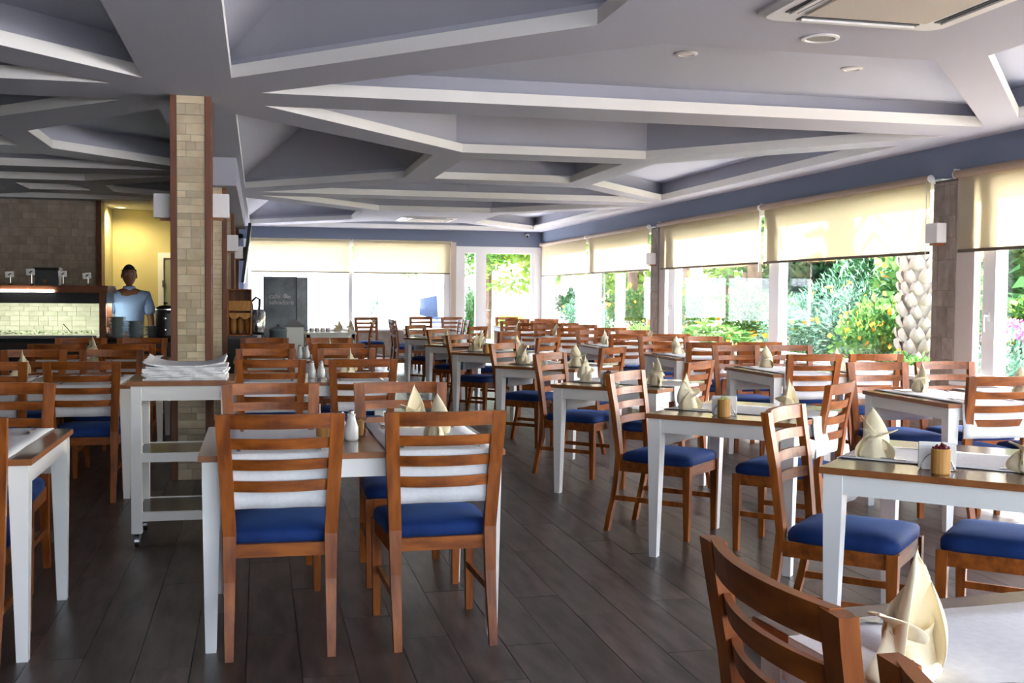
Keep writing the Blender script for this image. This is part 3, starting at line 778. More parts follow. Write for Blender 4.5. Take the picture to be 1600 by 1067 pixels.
# ---- diagonal row
G3 = 'chairs of the diagonal row in mid room'
a = math.radians(45); u = Vector((math.cos(a), math.sin(a))); v = Vector((math.sin(a), -math.cos(a)))
diag = [(1.96, 3.61, 2.07, 4.10), (1.95, 5.42, 2.11, 6.20), (1.95, 7.32, 2.20, 8.28), (1.97, 9.31, 2.21, 9.98), (1.97, 11.50, 2.17, 12.12), (1.95, 13.29, 2.26, 14.15), (1.98, 15.45, 2.22, 15.95)]
for i, (x, y, bx, by) in enumerate(diag):
    c = Vector((x, y)); N = ORD[i]
    P = lambda p, q: c+u*p+v*q
    m0 = P(.465, .40); rz = math.atan2(u.y, u.x)
    spawn(TB, 'dining_table', f'small white table turned cornerwise, {N} in the diagonal row', 'table', (m0.x, m0.y, 0), rz, 'dining tables')
    chair(bx, by, v.x, v.y, f'slat-back chair facing the windows, aisle side of the {N} diagonal table', G3)
    chair(x+1.03, y-.15, -v.x, -v.y, f'slat-back chair seen from behind, window side of the {N} diagonal table', G3)
    r = link('table_runner', RUN_B, None, (m0.x, m0.y, 0), (0, 0, rz)); thicken(r); tag(r, f'white cloth runner across the {N} cornerwise table', 'table runner', 'white table runners')
    if i < 6:
        q = P(.31, .11); napkin(q.x, q.y, 2.2+i, f'cream napkin bird at the aisle place of the {N} diagonal table', i)
        q = P(.28, .66); napkin(q.x, q.y, -.6+i, f'cream napkin bird at the window place of the {N} diagonal table', i+1)
    q = P(.46, .14); cutlery(q.x, q.y, math.atan2(v.y, v.x)+PI/2, f'the aisle place of the {N} diagonal table', .17)
    q = P(.46, .66); cutlery(q.x, q.y, math.atan2(v.y, v.x)-PI/2, f'the window place of the {N} diagonal table', .17)
    q = P(.085, .40); cup(q.x, q.y, 0 if i in (0, 2) else 1, f'on the {N} diagonal table', .2)
# ---- window row
G4 = 'chairs of the window row'
for i, (x0, y0, fy) in enumerate(((3.86, 5.62, 6.92), (3.94, 8.0, 9.44), (3.98, 10.19, 11.58), (3.90, 12.40, 13.75), (3.95, 14.9, 16.2), (3.95, 17.3, 18.6))):
    cx, cyy = x0+.585, y0+.465; N = ORD[i]
    spawn(TA, 'dining_table', f'white table with brown top, {N} along the window wall', 'table', (cx, cyy, 0), 0, 'dining tables')
    for k, (x, side) in enumerate(((x0+.33, 'left'), (x0+.87, 'right'))):
        chair(x, y0-.04, 0, 1, f'slat-back chair, near {side} seat of the {N} window-row table', G4)
        chair(x, fy+.02*k, 0, -1, f'slat-back chair facing the camera, far {side} seat of the {N} window-row table', G4)
        r = link('table_runner', RUN_A[k], None, (x-.02+.04*k, cyy, 0)); thicken(r); tag(r, f'white cloth runner over the {side} half of the {N} window-row table', 'table runner', 'white table runners')
        cutlery(x, y0+.15, 0, f'the near {side} place, {N} window-row table'); cutlery(x, y0+.78, PI, f'the far {side} place, {N} window-row table')
    napkin(x0+.30, y0+.74, 1.1+i, f'cream napkin bird on the left back corner of the {N} window-row table', i)
    if i < 4: napkin(x0+.72, y0+.30, 2.1+i, f'cream napkin bird at the right front of the {N} window-row table', i+1)
# ---- far tables
spawn(TB, 'dining_table', 'white table at the far end with dark side-on chairs', 'table', (2.92, 19.3, 0), PI/2, 'dining tables')
G5 = 'chairs at the far end of the room'
chair(2.26, 19.0, 1, .05, 'dark chair in side view at the far table, nearer of the left two', G5)
chair(2.30, 19.7, 1, .05, 'dark chair in side view at the far table, farther of the left two', G5)
chair(3.55, 19.0, -1, 0, 'reddish chair in side view at the far table, nearer of the right two', G5)
chair(3.55, 19.6, -1, 0, 'reddish chair in side view at the far table, farther of the right two', G5)
chair(3.15, 21.9, 0, -1, 'reddish chair facing the camera before the far window', G5)
chair(3.72, 21.6, .3, -1, 'chair facing the camera left of the glass door', G5)
chair(4.75, 20.3, 0, 1, 'left chair in front of the glass door', G5)
chair(5.35, 20.4, 0, 1, 'right chair in front of the glass door', G5)
chair(4.9, 21.9, 0, -1, 'chair facing the camera just before the glass door', G5)
spawn(TB, 'dining_table', 'white table just before the glass door', 'table', (5.0, 21.1, 0), 0, 'dining tables')
chair(1.75, 17.6, -1, .1, 'dark chair in side view right of the white service table', G5)
chair(1.90, 18.9, -1, .1, 'dark chair in side view beyond the white service table', G5)
chair(2.0, 21.2, .2, -1, 'chair facing the camera below the far window, left of the mullion', G5)
# ---- near bottom-right table
ct = Vector((.90, 1.93)); r4 = math.radians(5)
U = Vector((math.cos(r4), math.sin(r4))); W_ = Vector((-math.sin(r4), math.cos(r4)))
mc = ct+U*.60-W_*.465
spawn(TA, 'dining_table', 'white-clothed dining table in the bottom right corner, nearest the camera', 'table', (mc.x, mc.y, 0), r4, 'dining tables')
big = MB(); nx, ny = 14, 12; rows = []
for j in range(ny+1):
    for i in range(nx+1):
        x = -.50+1.06*i/nx; y = -.42+.80*j/ny; rows.append((x, y, .7535+.0012*math.sin(x*23)*math.sin(y*9)+(.0018 if i in (4, 9) else 0)))
big.add(rows, [(j*(nx+1)+i, j*(nx+1)+i+1, (j+1)*(nx+1)+i+1, (j+1)*(nx+1)+i) for j in range(ny) for i in range(nx)])
# flap over the left edge
rows = []
for j in range(ny+1):
    for i in range(5): rows.append((-.50-.095-.004*math.sin(j*1.7)*i/4-(.0 if i else -.0), -.30+.62*j/ny, .752-.21*i/4))
o = link('table_cloth', big.mesh('table_cloth', m_cloth, True), None, (mc.x, mc.y, 0), (0, 0, r4)); thicken(o)
tag(o, 'white linen cloth with fold lines on the nearest table, bottom right', 'tablecloth')
fl_ = MB(); fl_.add(rows, [(j*5+i, j*5+i+1, (j+1)*5+i+1, (j+1)*5+i) for j in range(ny) for i in range(4)])
fb = MB(); fb.box(-.596, -.48, -.30, .32, .7530, .7548)
part('flap', fl_, m_cloth, o); part('flap', fb, m_cloth, o)
bc = chair(.795, 1.62, 1, -.03, 'large slat-back chair at bottom right, cropped by the frame', 'chairs at the nearest table')
bc.scale = (1.12, 1, 1.01)
chair(.765, 1.00, 1, -.03, 'chair corner just above the bottom edge, beside the large napkin', 'chairs at the nearest table')
napkin(1.01, 1.56, .3, 'largest cream napkin bird, on the nearest table at bottom right', 0, NAPBIG)
cutlery(1.06, 1.66, -PI/2, 'the nearest table, bottom right', .17)

# ------------------------------------------------------------------ trolley with cloths
t = thing('service_trolley', 'white kitchen trolley with butcher-block top and two dark shelves before the column', 'trolley', (-.40, 6.36, 0))
part('top', MB().box(-.275, .275, -.27, .27, .862, .886), m_edge, t, bevel=.002)
for sx in (-1, 1):
    for sy in (-1, 1):
        part('leg', MB().box(sx*.23-.027, sx*.23+.027, sy*.215-.027, sy*.215+.027, .075, .862), m_white, t, bevel=.002)
        cst = part('caster', MB().lathe([(.012, -.012), (.034, -.011), (.034, .011), (.012, .012)], (sx*.23, sy*.215, .034), 18, 0), m_steel, t)
        part('fork', MB().box(sx*.23-.017, sx*.23-.013, sy*.215-.014, sy*.215+.014, .03, .076).box(sx*.23+.013, sx*.23+.017, sy*.215-.014, sy*.215+.014, .03, .076).box(sx*.23-.017, sx*.23+.017, sy*.215-.014, sy*.215+.014, .070, .076), m_chrome, cst)
part('apron', MB().box(-.205, .205, -.237, -.217, .782, .862).box(-.205, .205, .217, .237, .782, .862).box(-.252, -.232, -.19, .19, .782, .862).box(.232, .252, -.19, .19, .782, .862), m_white, t)
for z in (.455, .14):
    part('shelf_rail', MB().box(-.205, .205, -.237, -.217, z, z+.048).box(-.205, .205, .217, .237, z, z+.048).box(-.252, -.232, -.19, .19, z, z+.048).box(.232, .252, -.19, .19, z, z+.048), m_white, t)
    part('shelf', MB().box(-.23, .23, -.217, .217, z+.03, z+.044), m_shelf, t)
def cloth_slab(wx_, wy_, th, seed, wave, lift=0):
    rn = random.Random(seed); m = MB(); n = 14
    top, bot = [], []
    for j in range(n+1):
        for i in range(n+1):
            x = -wx_+2*wx_*i/n; y = -wy_+2*wy_*j/n
            jx = .006*math.sin(j*2.1+seed)*(1 if i in (0, n) else 0); jy = .006*math.sin(i*1.7+seed)*(1 if j in (0, n) else 0)
            zz = wave*math.sin(x*14+seed)*math.cos(y*9+seed*.7)+lift*((abs(x)/wx_)**3)*(.35+.65*(y+wy_)/(2*wy_))
            top.append((x+jx, y+jy, th+max(zz, 0))); bot.append((x+jx, y+jy, max(zz, 0)*.9))
    W = n+1; fs = [(j*W+i, j*W+i+1, (j+1)*W+i+1, (j+1)*W+i) for j in range(n) for i in range(n)]
    b = len(top); m.add(top+bot, fs+[tuple(b+q for q in reversed(f)) for f in fs])
    edge = [(0, i) for i in range(n)]+[(j, n) for j in range(n)]+[(n, i) for i in range(n, 0, -1)]+[(j, 0) for j in range(n, 0, -1)]
    idx = [j*W+i for j, i in edge]
    for k in range(len(idx)): q = idx[(k+1) % len(idx)]; m.f.append((idx[k], q, q+b, idx[k]+b)); m.mi.append(0)
    return m.mesh('folded_cloth', m_cloth, smooth=False)
for k in range(9):
    last = k == 8
    o = link('folded_cloth', cloth_slab(.215-.003*(k % 3), .185, .0075, k, .002 if not last else .006, .05 if last else .001*k), None, (-.385+.008*math.sin(k*2), 6.34+.006*math.cos(k*3), .8865+k*.0088), (0, 0, .02*math.sin(k*1.3)))
    tag(o, 'rumpled white cloth with raised corners lying on top of the trolley stack' if last else f'flat folded white cloth in the trolley stack, {DOWN[8-k]} from the top', 'cloth', 'stack of white cloths on the trolley')

# ------------------------------------------------------------------ buffet counter
cb_ = thing('buffet_counter', 'long dark buffet counter at the left with glass canopy', 'counter', (-2.7, 12.35, 0))
part('body', MB().box(-1.9, 1.95, -.3, .35, 0, .84), m_dark, cb_)
part('worktop', MB().box(-1.95, 2.0, -.34, .38, .84, .88), mat('black_granite', (.012, .016, .018), .12, .5), cb_, bevel=.004)
part('canopy_roof', MB().box(-1.9, 1.18, -.22, .5, 1.345, 1.42), m_woodd, cb_, bevel=.004)
part('canopy_liner', MB().box(-1.88, 1.16, -.16, .44, 1.235, 1.345), m_black, cb_)
for x in (1.12, -1.86):
    part('canopy_post', MB().box(x-.03, x+.03, -.18, -.12, .88, 1.35), m_woodd, cb_); part('canopy_post', MB().box(x-.03, x+.03, .36, .42, .88, 1.35), m_woodd, cb_)
part('end_panel', MB().box(1.085, 1.092, -.12, .36, .88, 1.235), m_white, cb_)
part('glass_screen', MB().box(-1.86, 1.09, -.15, -.142, .90, 1.24), m_glass, cb_)
part('food_tray', MB().box(-1.8, 1.05, -.1, .34, .881, .90), m_steel, cb_)
# lit tube under the canopy
tb = part('tube_light', MB().lathe([(.012, -.26), (.014, -.25), (.014, -.005), (.006, 0), (.014, .005), (.014, .25), (.012, .26)], (.40, -.175, 1.36), 10, 0), mat('lit_tube', (1, 1, 1), .5, emis=((.95, 1, .92), 4)), cb_)
tb.location = (.0, -.055, .0)
la = C.lights.new('tube_glow', 'AREA'); la.shape = 'RECTANGLE'; la.size = 1.6; la.size_y = .06; la.energy = 3.5; la.color = (.92, 1, .86)
lo = C.objects.new('tube_glow', la); COL.objects.link(lo); lo.location = (-2.3, 12.6, 1.225); lo.rotation_euler = (math.radians(38), 0, 0)
# tiled splash wall directly behind the food display
sp = struct('wall_buffet', MB().box(-4.6, -1.35, 13.3, 13.42, 0, 1.30), m_grout)
tiles(13.3, -4.0, -1.40, .86, 1.30, '-y', sp, mat('cream_mosaic', (.62, .60, .46), .6, .3, noise=(.50, .48, .34), nscale=9, var=.1), (.1, .15), (.055,), 77, cap=200, dep=.008)
# food inserts: salad bits on the tray
sal = MB(); rn = random.Random(5)
for i in range(240):
    x = rn.uniform(-1.0, 1.0); y = rn.uniform(-.08, .28); z = .902+rn.uniform(0, .03); s = rn.uniform(.012, .03); a = rn.uniform(0, PI)
    sal.add([(x-s*math.cos(a), y-s*math.sin(a), z), (x+s*math.sin(a)*.5, y-s*.5*math.cos(a), z+.012), (x+s*math.cos(a), y+s*math.sin(a), z+.006), (x-s*.5*math.sin(a), y+s*.5*math.cos(a), z+.018)], [(0, 1, 2, 3)])
o = link('salad', sal.mesh('salad', leafmat('salad_leaves', (.3, .42, .15), (.7, .72, .55))), None, (-2.7, 12.35, 0)); o['kind'] = 'stuff'; tag(o, 'pale salad leaves spread along the buffet tray', 'salad')
lad = MB().tube([(0, 0, .92), (-.06, -.02, 1.0), (-.075, -.02, 1.015)], .005, 6)
o = link('serving_spoon', lad.mesh('serving_spoon', m_steel), None, (-1.92, 12.4, 0)); tag(o, 'thin serving spoon leaning out of the buffet tray', 'spoon')
# grinder box and cards on the canopy roof
t = thing('grinder', 'dark boxy appliance standing on the buffet canopy', 'appliance', (-2.15, 12.45, 1.42))
part('body', MB().box(-.115, .115, -.09, .09, 0, .155), m_dgrey, t, bevel=.006)
part('lid', MB().box(-.135, .125, -.1, .1, .155, .185), m_black, t, bevel=.006)
part('badge', MB().box(-.035, -.005, -.094, -.09, .03, .06), m_edge, t)
for x, z, h, nm in ((-2.49, .09, .05, 'far left'), (-2.285, .115, .055, 'left of the dark appliance'), (-1.98, .10, .05, 'right of the dark appliance'), (-1.735, .085, .05, 'right end')):
    t = thing('card_holder', f'small white picture card on a stand on the buffet canopy, {nm}', 'card', (x, 12.3, 1.42), 0, 'cards on the buffet canopy')
    part('stand', MB().lathe([(.02, 0), (.022, .006), (.006, .014), (.003, .02), (.003, z)], n=10), m_chrome, t)
    cd = part('card', MB().box(-.042, .042, -.002, .002, z-.012, z+h), m_paper, t, rot=(0, random.uniform(-.12, .12), 0))
    bm_ = MB().add([(-.018, -.0026, z+.012), (-.004, -.0026, z+.010), (.012, -.0026, z+.022), (.024, -.0026, z+.032), (.008, -.0026, z+.032), (-.006, -.0026, z+.024)], [(0, 1, 2, 3, 4, 5)])
    part('picture', bm_, m_black, cd)
# plate stacks
for x, y, n, nm in ((-1.45, 12.30, 15, 'left'), (-1.27, 12.30, 12, 'middle'), (-1.10, 12.42, 8, 'right')):
    for k in range(n):
        if k == 0:
            pm = MB().lathe([(.001, .003), (.05, 0), (.055, .003), (.092, .013), (.095, .0155), (.090, .0155), (.052, .008), (.001, .007)], n=24).mesh('dinner_plate', m_greyplate, True)
        o = link('dinner_plate', pm, None, (x+random.uniform(-.001, .001), y, .881+k*.0142))
        tag(o, f'top grey-white plate of the {nm} stack on the counter' if k == n-1 else f'grey-white plate in the {nm} counter stack, {DOWN[n-1-k]} from the top', 'plate', f'{nm} plate stack on the counter')
t = thing('urn', 'black lidded urn with chrome knobs at the right end of the counter', 'urn', (-.96, 12.3, .88))
part('body', MB().lathe([(.001, 0), (.10, 0), (.105, .02), (.105, .25), (.095, .30), (.001, .30)], n=28), m_black, t, smooth=False)
part('lid', MB().lathe([(.10, .30), (.10, .312), (.06, .335), (.001, .34)], n=28), m_black, t, smooth=True)
part('lid_knob', MB().lathe([(.008, .338), (.008, .35), (.022, .356), (.02, .37), (.001, .374)], n=14), m_black, t)
part('band', MB().lathe([(.106, .29), (.1075, .29), (.1075, .30), (.106, .30)], n=28), m_chrome, t)
for z in (.20, .08): part('knob', MB().lathe([(.001, -.122), (.014, -.12), (.014, -.108), (.006, -.10)], (0, 0, z), 12, 1), m_chrome, t)
# bread case behind the second column
t = thing('bread_case', 'open wooden bread case with scalloped shelves behind the second column', 'bread case', (-.19, 12.75, 0))
part('case', MB().box(-.14, -.125, -.15, .15, .88, 1.40).box(.105, .12, -.15, .15, .88, 1.40).box(-.14, .12, -.15, .15, 1.385, 1.40).box(-.14, .12, -.15, .15, .88, .895).box(-.14, .12, .135, .15, .88, 1.40), m_wood, t)
part('shelf', MB().box(-.125, .105, -.15, .13, 1.16, 1.175), m_bamb, t)
part('flap_panel', MB().box(-.125, .105, -.155, -.145, 1.175, 1.27), m_bamb, t)
sc_ = MB(); pts = [(-.125, 1.135)]+[(-.125+.23*i/16, 1.10-.035*abs(math.sin(PI*i/8))) for i in range(17)]+[(.105, 1.135)]
sc_.sweep([[(x, -.152, z) for x, z in pts], [(x, -.145, z) for x, z in pts]]); part('scallop_board', sc_, m_bamb, t)
st = thing('case_stand', 'black cabinet carrying the wooden bread case', 'cabinet', (-.19, 12.75, 0))
part('body', MB().box(-.17, .17, -.2, .2, 0, .85), m_black, st); part('top', MB().box(-.18, .18, -.21, .21, .85, .879), m_dgrey, st)
# loaves in the case
for k in range(3):
    o = link('bread_loaf', MB().lathe([(.001, -.10), (.02, -.095), (.036, -.05), (.04, 0), (.036, .05), (.02, .095), (.001, .10)], (0, 0, 0), 14, 2).mesh('bread_loaf', m_bamb, True), None, (-.27+.08*k, 12.76, .997))
    tag(o, f'brown loaf standing in the lower shelf of the bread case, {["left", "middle", "right"][k]}', 'bread', 'loaves in the bread case')
# television on the far column, seen edge-on
t = thing('television', 'black flat television mounted edge-on beside the far blind', 'television', (-.275, 19.73, 2.03))
part('wall_bracket', MB().box(-.07, .06, -.05, .05, -.12, .12), m_dgrey, t)
tv = part('screen', MB().box(.0, .05, -.72, .72, -.50, .50), m_black, t, bevel=.006, loc=(.055, 0, 0), rot=(0, math.radians(7), 0))

# ------------------------------------------------------------------ board, service table
t = thing('banner_board', 'dark chalk-grey folding board with white cafe lettering before the far window', 'board', (.39, 18.6, 0), 0)
part('front_panel', MB().box(-.30, .22, 0, .03, .0, 1.62), m_board, t, bevel=.004)
part('frame', MB().box(-.312, -.298, -.006, .036, 0, 1.63).box(.218, .232, -.006, .036, 0, 1.63).box(-.312, .232, -.006, .036, 1.615, 1.63), m_dgrey, t)
sp_ = part('side_panel', MB().box(0, .20, 0, .03, 0, 1.62), m_board, t, loc=(.235, .0, 0), rot=(0, 0, .5))
def text_mesh(s, size, m, name, shear=0):
    cu = C.curves.new(name, 'FONT'); cu.body = s; cu.size = size; cu.extrude = .001; cu.align_x = 'LEFT'; cu.shear = shear
    o = C.objects.new('tmp_text', cu); COL.objects.link(o)
    dg = bpy.context.evaluated_depsgraph_get(); me_ = C.meshes.new_from_object(o.evaluated_get(dg)); me_.name = name
    me_.materials.clear(); me_.materials.append(m); C.objects.remove(o); return me_
lt = link('lettering', text_mesh('cafe', .115, m_chalk, 'lettering'), t, (-.22, -.005, 1.27), (PI/2, 0, 0))
lt2 = link('lettering', text_mesh('salvadore', .105, m_chalk, 'lettering_b'), t, (-.22, -.005, 1.175), (PI/2, 0, 0))
bn = MB()
for cx, cz, ra, rb, an in ((.045, 1.315, .038, .026, .7), (.095, 1.295, .032, .020, -.5)):
    for half in (-1, 1):
        pts = []
        for i in range(13):
            a_ = PI*i/12; x = ra*math.cos(a_); z = half*(rb*math.sin(a_)+.004)+.005*math.sin(x/ra*PI)
            pts.append((cx+x*math.cos(an)-z*math.sin(an), cz+x*math.sin(an)+z*math.cos(an)))
        bn.sweep([[(x, -.006, z) for x, z in pts], [(x, -.004, z) for x, z in pts]])
part('bean_emblem', bn, m_chalk, t)
t = thing('service_table', 'white table in front of the far window carrying napkins and glasses', 'table', (1.10, 17.75, 0))
part('tabletop', MB().box(-.40, .40, -.35, .35, .726, .75), m_white, t, bevel=.003)
part('apron', MB().box(-.37, .37, -.32, -.30, .64, .726).box(-.37, .37, .30, .32, .64, .726).box(-.37, -.35, -.3, .3, .64, .726).box(.35, .37, -.3, .3, .64, .726), m_white, t)
for sx in (-1, 1):
    for sy in (-1, 1): part('leg', MB().box(sx*.345-.025, sx*.345+.025, sy*.295-.025, sy*.295+.025, 0, .726), m_white, t)
for x, y, rz, nm in ((.95+.3, 17.9, .4, 'back left'), (1.42, 17.65, 1.3, 'front right')):
    napkin(x, y, rz, f'pale napkin bird on the white service table, {nm}', 1)
for k in range(4):
    o = thing('glass', f'small upturned glass on the white service table, {["leftmost", "second from left", "third from left", "rightmost"][k]}', 'glass', (.82+.085*k, 17.75+.02*(k % 2), .75), 0, 'glasses on the service table')
    part('bowl', MB().lathe([(.001, 0), (.03, 0), (.034, .06), (.031, .06), (.027, .006), (.001, .006)], n=14), m_steel, o)
t = thing('condiment_box', 'white box with a grey pyramid lid beside the dark board', 'box', (.50, 16.0, 0))
part('pedestal', MB().box(-.10, .10, -.10, .10, 0, .60), m_white, t)
part('box', MB().box(-.125, .125, -.12, .12, .60, .88), m_white, t, bevel=.006)
part('lid', MB().sweep([[(-.15, -.14, .88), (.15, -.14, .88), (.15, .14, .88), (-.15, .14, .88)], [(-.15, -.14, .89), (.15, -.14, .89), (.15, .14, .89), (-.15, .14, .89)], [(-.02, -.02, .985), (.02, -.02, .985), (.02, .02, .985), (-.02, .02, .985)]]), mat('grey_lid', (.30, .30, .32), .6), t)
t = thing('soup_kettle', 'round blue-grey soup kettle in front of the dark board', 'kettle', (.265, 15.5, .0))
part('stand', MB().box(-.13, .13, -.13, .13, 0, .68), m_black, t)
part('pot', MB().lathe([(.001, .68), (.115, .68), (.12, .70), (.115, .83), (.125, .84), (.125, .86), (.10, .88), (.02, .90), (.001, .90)], n=24), mat('kettle_grey', (.16, .20, .23), .35), t, smooth=True)
part('knob', MB().lathe([(.008, .89), (.008, .91), (.02, .918), (.001, .93)], n=12), m_black, t)
# coffee machine / jug between case and board
t = thing('drinks_dispenser', 'shiny drinks dispenser with black handle between bread case and board', 'dispenser', (-.03, 15.3, 0))
part('stand', MB().box(-.12, .12, -.2, .2, 0, .72), m_dark, t)
part('tank', MB().lathe([(.001, .80), (.09, .80), (.10, .84), (.10, 1.10), (.07, 1.14), (.001, 1.14)], (.02, 0, 0), 20), m_chrome, t, smooth=True)
part('foot', MB().tube([(-.06, -.05, .72), (-.05, -.05, .80)], .012).tube([(.09, -.05, .72), (.08, -.05, .80)], .012).box(-.08, .11, -.08, .08, .715, .73), m_black, t)
part('lid_handle', MB().tube([(-.05, 0, 1.14), (-.06, 0, 1.24), (.0, 0, 1.30), (.05, 0, 1.27), (.04, 0, 1.14)], .018), m_black, t, smooth=True)

# ------------------------------------------------------------------ man behind the counter
def skin_mesh(name, verts, edges, radii, sub=2, m=None):
    me_ = C.meshes.new(name); me_.from_pydata(verts, edges, []); o = C.objects.new('tmp_skin', me_); COL.objects.link(o)
    md = o.modifiers.new('skin', 'SKIN'); ss = o.modifiers.new('sub', 'SUBSURF'); ss.levels = sub
    bpy.context.view_layer.update()
    lay = me_.skin_vertices[0].data if me_.skin_vertices else None
    if lay is None:
        bm = bmesh.new(); bm.from_mesh(me_); bm.verts.layers.skin.verify(); bm.to_mesh(me_); bm.free(); lay = me_.skin_vertices[0].data
    for i, r in enumerate(radii):
        lay[i].radius = r if isinstance(r, tuple) else (r, r)
    lay[0].use_root = True
    bpy.context.view_layer.update(); dg = bpy.context.evaluated_depsgraph_get()
    out = C.meshes.new_from_object(o.evaluated_get(dg)); out.name = name; C.objects.remove(o)
    out.materials.clear(); out.materials.append(m); out.shade_smooth(); return out
man = thing('person', 'man in a light blue short-sleeved shirt standing behind the counter', 'person', (-1.40, 12.98, -.06), .12)
# pelvis chest neck head, legs, arms (facing -y)
V = [(0, 0, .92), (0, 0, 1.08), (0, .0, 1.28), (0, .0, 1.40), (0, -.005, 1.46), (0, -.01, 1.50),
     (.17, 0, 1.37), (.225, -.01, 1.16), (.24, -.10, .97), (.235, -.17, .94),
     (-.165, 0, 1.37), (-.235, -.03, 1.17), (-.24, -.20, 1.02), (-.22, -.27, 1.0),
     (.09, 0, .86), (.10, 0, .50), (.10, .02, .08), (.10, -.10, .045), (-.09, 0, .86), (-.10, 0, .50), (-.10, .02, .08), (-.10, -.10, .045)]
E_ = [(0, 1), (1, 2), (2, 3), (3, 4), (4, 5), (3, 6), (6, 7), (7, 8), (8, 9), (3, 10), (10, 11), (11, 12), (12, 13), (0, 14), (14, 15), (15, 16), (16, 17), (0, 18), (18, 19), (19, 20), (20, 21)]
R_ = [(.15, .11), (.14, .10), (.16, .11), (.12, .08), .055, .052, .06, .043, .032, .028, .06, .043, .032, .028, .085, .06, .042, .035, .085, .06, .042, .035]
# fingers: chains rooted inside the palm
for (px, py, pz, s) in ((.235, -.17, .94, 1), (-.22, -.27, 1.0, -1)):
    root = len(V); V.append((px, py-.045, pz-.008)); R_.append((.034, .016)); E_.append((9 if s == 1 else 13, root))
    for q, (dx, ln) in enumerate(((-.030, .062), (-.010, .072), (.010, .066), (.030, .052))):
        b_ = len(V); V += [(px+dx*.9, py-.075, pz-.012), (px+dx, py-.075-ln*.55, pz-.020), (px+dx, py-.075-ln*.85, pz-.045)]
        R_ += [.0095, .0085, .0075]; E_ += [(root, b_), (b_, b_+1), (b_+1, b_+2)]
    b_ = len(V); V += [(px-s*.045, py-.045, pz-.012), (px-s*.062, py-.075, pz-.025)]; R_ += [.011, .009]; E_ += [(root, b_), (b_, b_+1)]
body = skin_mesh('body', V, E_, R_, 1, m_skin)
hb = MB(); n1, n2 = 24, 18; rows = []
for i in range(n2+1):
    th_ = PI*i/n2
    for j in range(n1):
        ph = 2*PI*j/n1; x = math.sin(th_)*math.cos(ph); y = math.sin(th_)*math.sin(ph); z = math.cos(th_)
        X_ = .075*x*(1-.16*max(0, -z)); Y_ = .095*y*(1-.10*max(0, -z)); Z_ = .118*z
        if y < 0:
            g = math.exp(-((x*1.0)**2)/.015)
            Y_ -= .022*g*math.exp(-((z+.12)**2)/.02)      # nose
            Y_ += .010*(math.exp(-((abs(x)-.36)**2)/.02)*math.exp(-((z-.08)**2)/.012))   # eye sockets
            Y_ -= .006*math.exp(-(x**2)/.06)*math.exp(-((z+.48)**2)/.006)   # lips
            Y_ -= .008*math.exp(-(x**2)/.06)*math.exp(-((z+.85)**2)/.02)    # chin
        rows.append((X_, -.012+Y_, 1.60+Z_))
hb.add(rows, [(i*n1+j, i*n1+(j+1) % n1, (i+1)*n1+(j+1) % n1, (i+1)*n1+j) for i in range(n2) for j in range(n1)])
for s in (-1, 1):  # ears
    hb.lathe([(.001, s*.070), (.024, s*.074), (.028, s*.080), (.020, s*.086), (.001, s*.084)], (0, 0, 1.595), 12, 0)
hm = hb.mesh('head', m_skin, True)
bm = bmesh.new(); bm.from_mesh(body); bm.from_mesh(hm); bm.to_mesh(body); bm.free(); body.shade_smooth()
bo = link('body', body, man)
ha = MB(); rows = []
for i in range(9):
    th_ = PI*.52*i/8
    for j in range(n1):
        ph = 2*PI*j/n1; x = math.sin(th_)*math.cos(ph); y = math.sin(th_)*math.sin(ph); z = math.cos(th_)
        k = 1.06; hl = 1.0 if y > -.25 else max(.0, 1-((-y-.25)/.75)*.55)
        rows.append((.075*x*k, -.010+.095*y*k, 1.60+.118*(z if y > -.25 else max(z, .52))*k*1.0))
ha.add(rows, [(i*n1+j, i*n1+(j+1) % n1, (i+1)*n1+(j+1) % n1, (i+1)*n1+j) for i in range(8) for j in range(n1)])
part('hair', ha, m_hair, man, smooth=True)
eye = MB()
for s in (-1, 1): eye.lathe([(.001, -.014), (.010, -.010), (.012, 0), (.001, .012)], (s*.028, -.088, 1.612), 10, 1)
part('eyes', eye, m_paper, man, smooth=True)
pu = MB()
for s in (-1, 1): pu.lathe([(.001, -.0165), (.006, -.0145), (.001, -.01)], (s*.028, -.088, 1.612), 8, 1); pu.box(s*.028-.018, s*.028+.018, -.106, -.094, 1.636, 1.643)
part('pupils_and_brows', pu, m_hair, man)
SV = [(0, 0, .93), (0, 0, 1.08), (0, 0, 1.28), (0, 0, 1.40), (0, -.005, 1.455), (.17, 0, 1.37), (.23, -.015, 1.15), (-.165, 0, 1.37), (-.237, -.04, 1.16)]
part_ = link('shirt', skin_mesh('shirt', SV, [(0, 1), (1, 2), (2, 3), (3, 4), (3, 5), (5, 6), (3, 7), (7, 8)], [(.175, .13), (.165, .125), (.185, .13), (.14, .095), (.075, .07), .078, .075, .078, .075], 2, m_shirt), man)
part('collar', MB().lathe([(.062, 1.435), (.072, 1.44), (.064, 1.482), (.056, 1.478)], (0, -.006, 0), 18), m_shirt, man, smooth=True)
TV_ = [(0, 0, .93), (.09, 0, .86), (.10, 0, .50), (.10, .02, .10), (-.09, 0, .86), (-.10, 0, .50), (-.10, .02, .10)]
link('trousers', skin_mesh('trousers', TV_, [(0, 1), (1, 2), (2, 3), (0, 4), (4, 5), (5, 6)], [(.16, .12), .10, .075, .06, .10, .075, .06], 2, m_trous), man)
sh = MB()
for s in (-1, 1): sh.box(s*.10-.045, s*.10+.045, -.19, .075, .06, .13)
part('shoes', sh, m_black, man, bevel=.015)

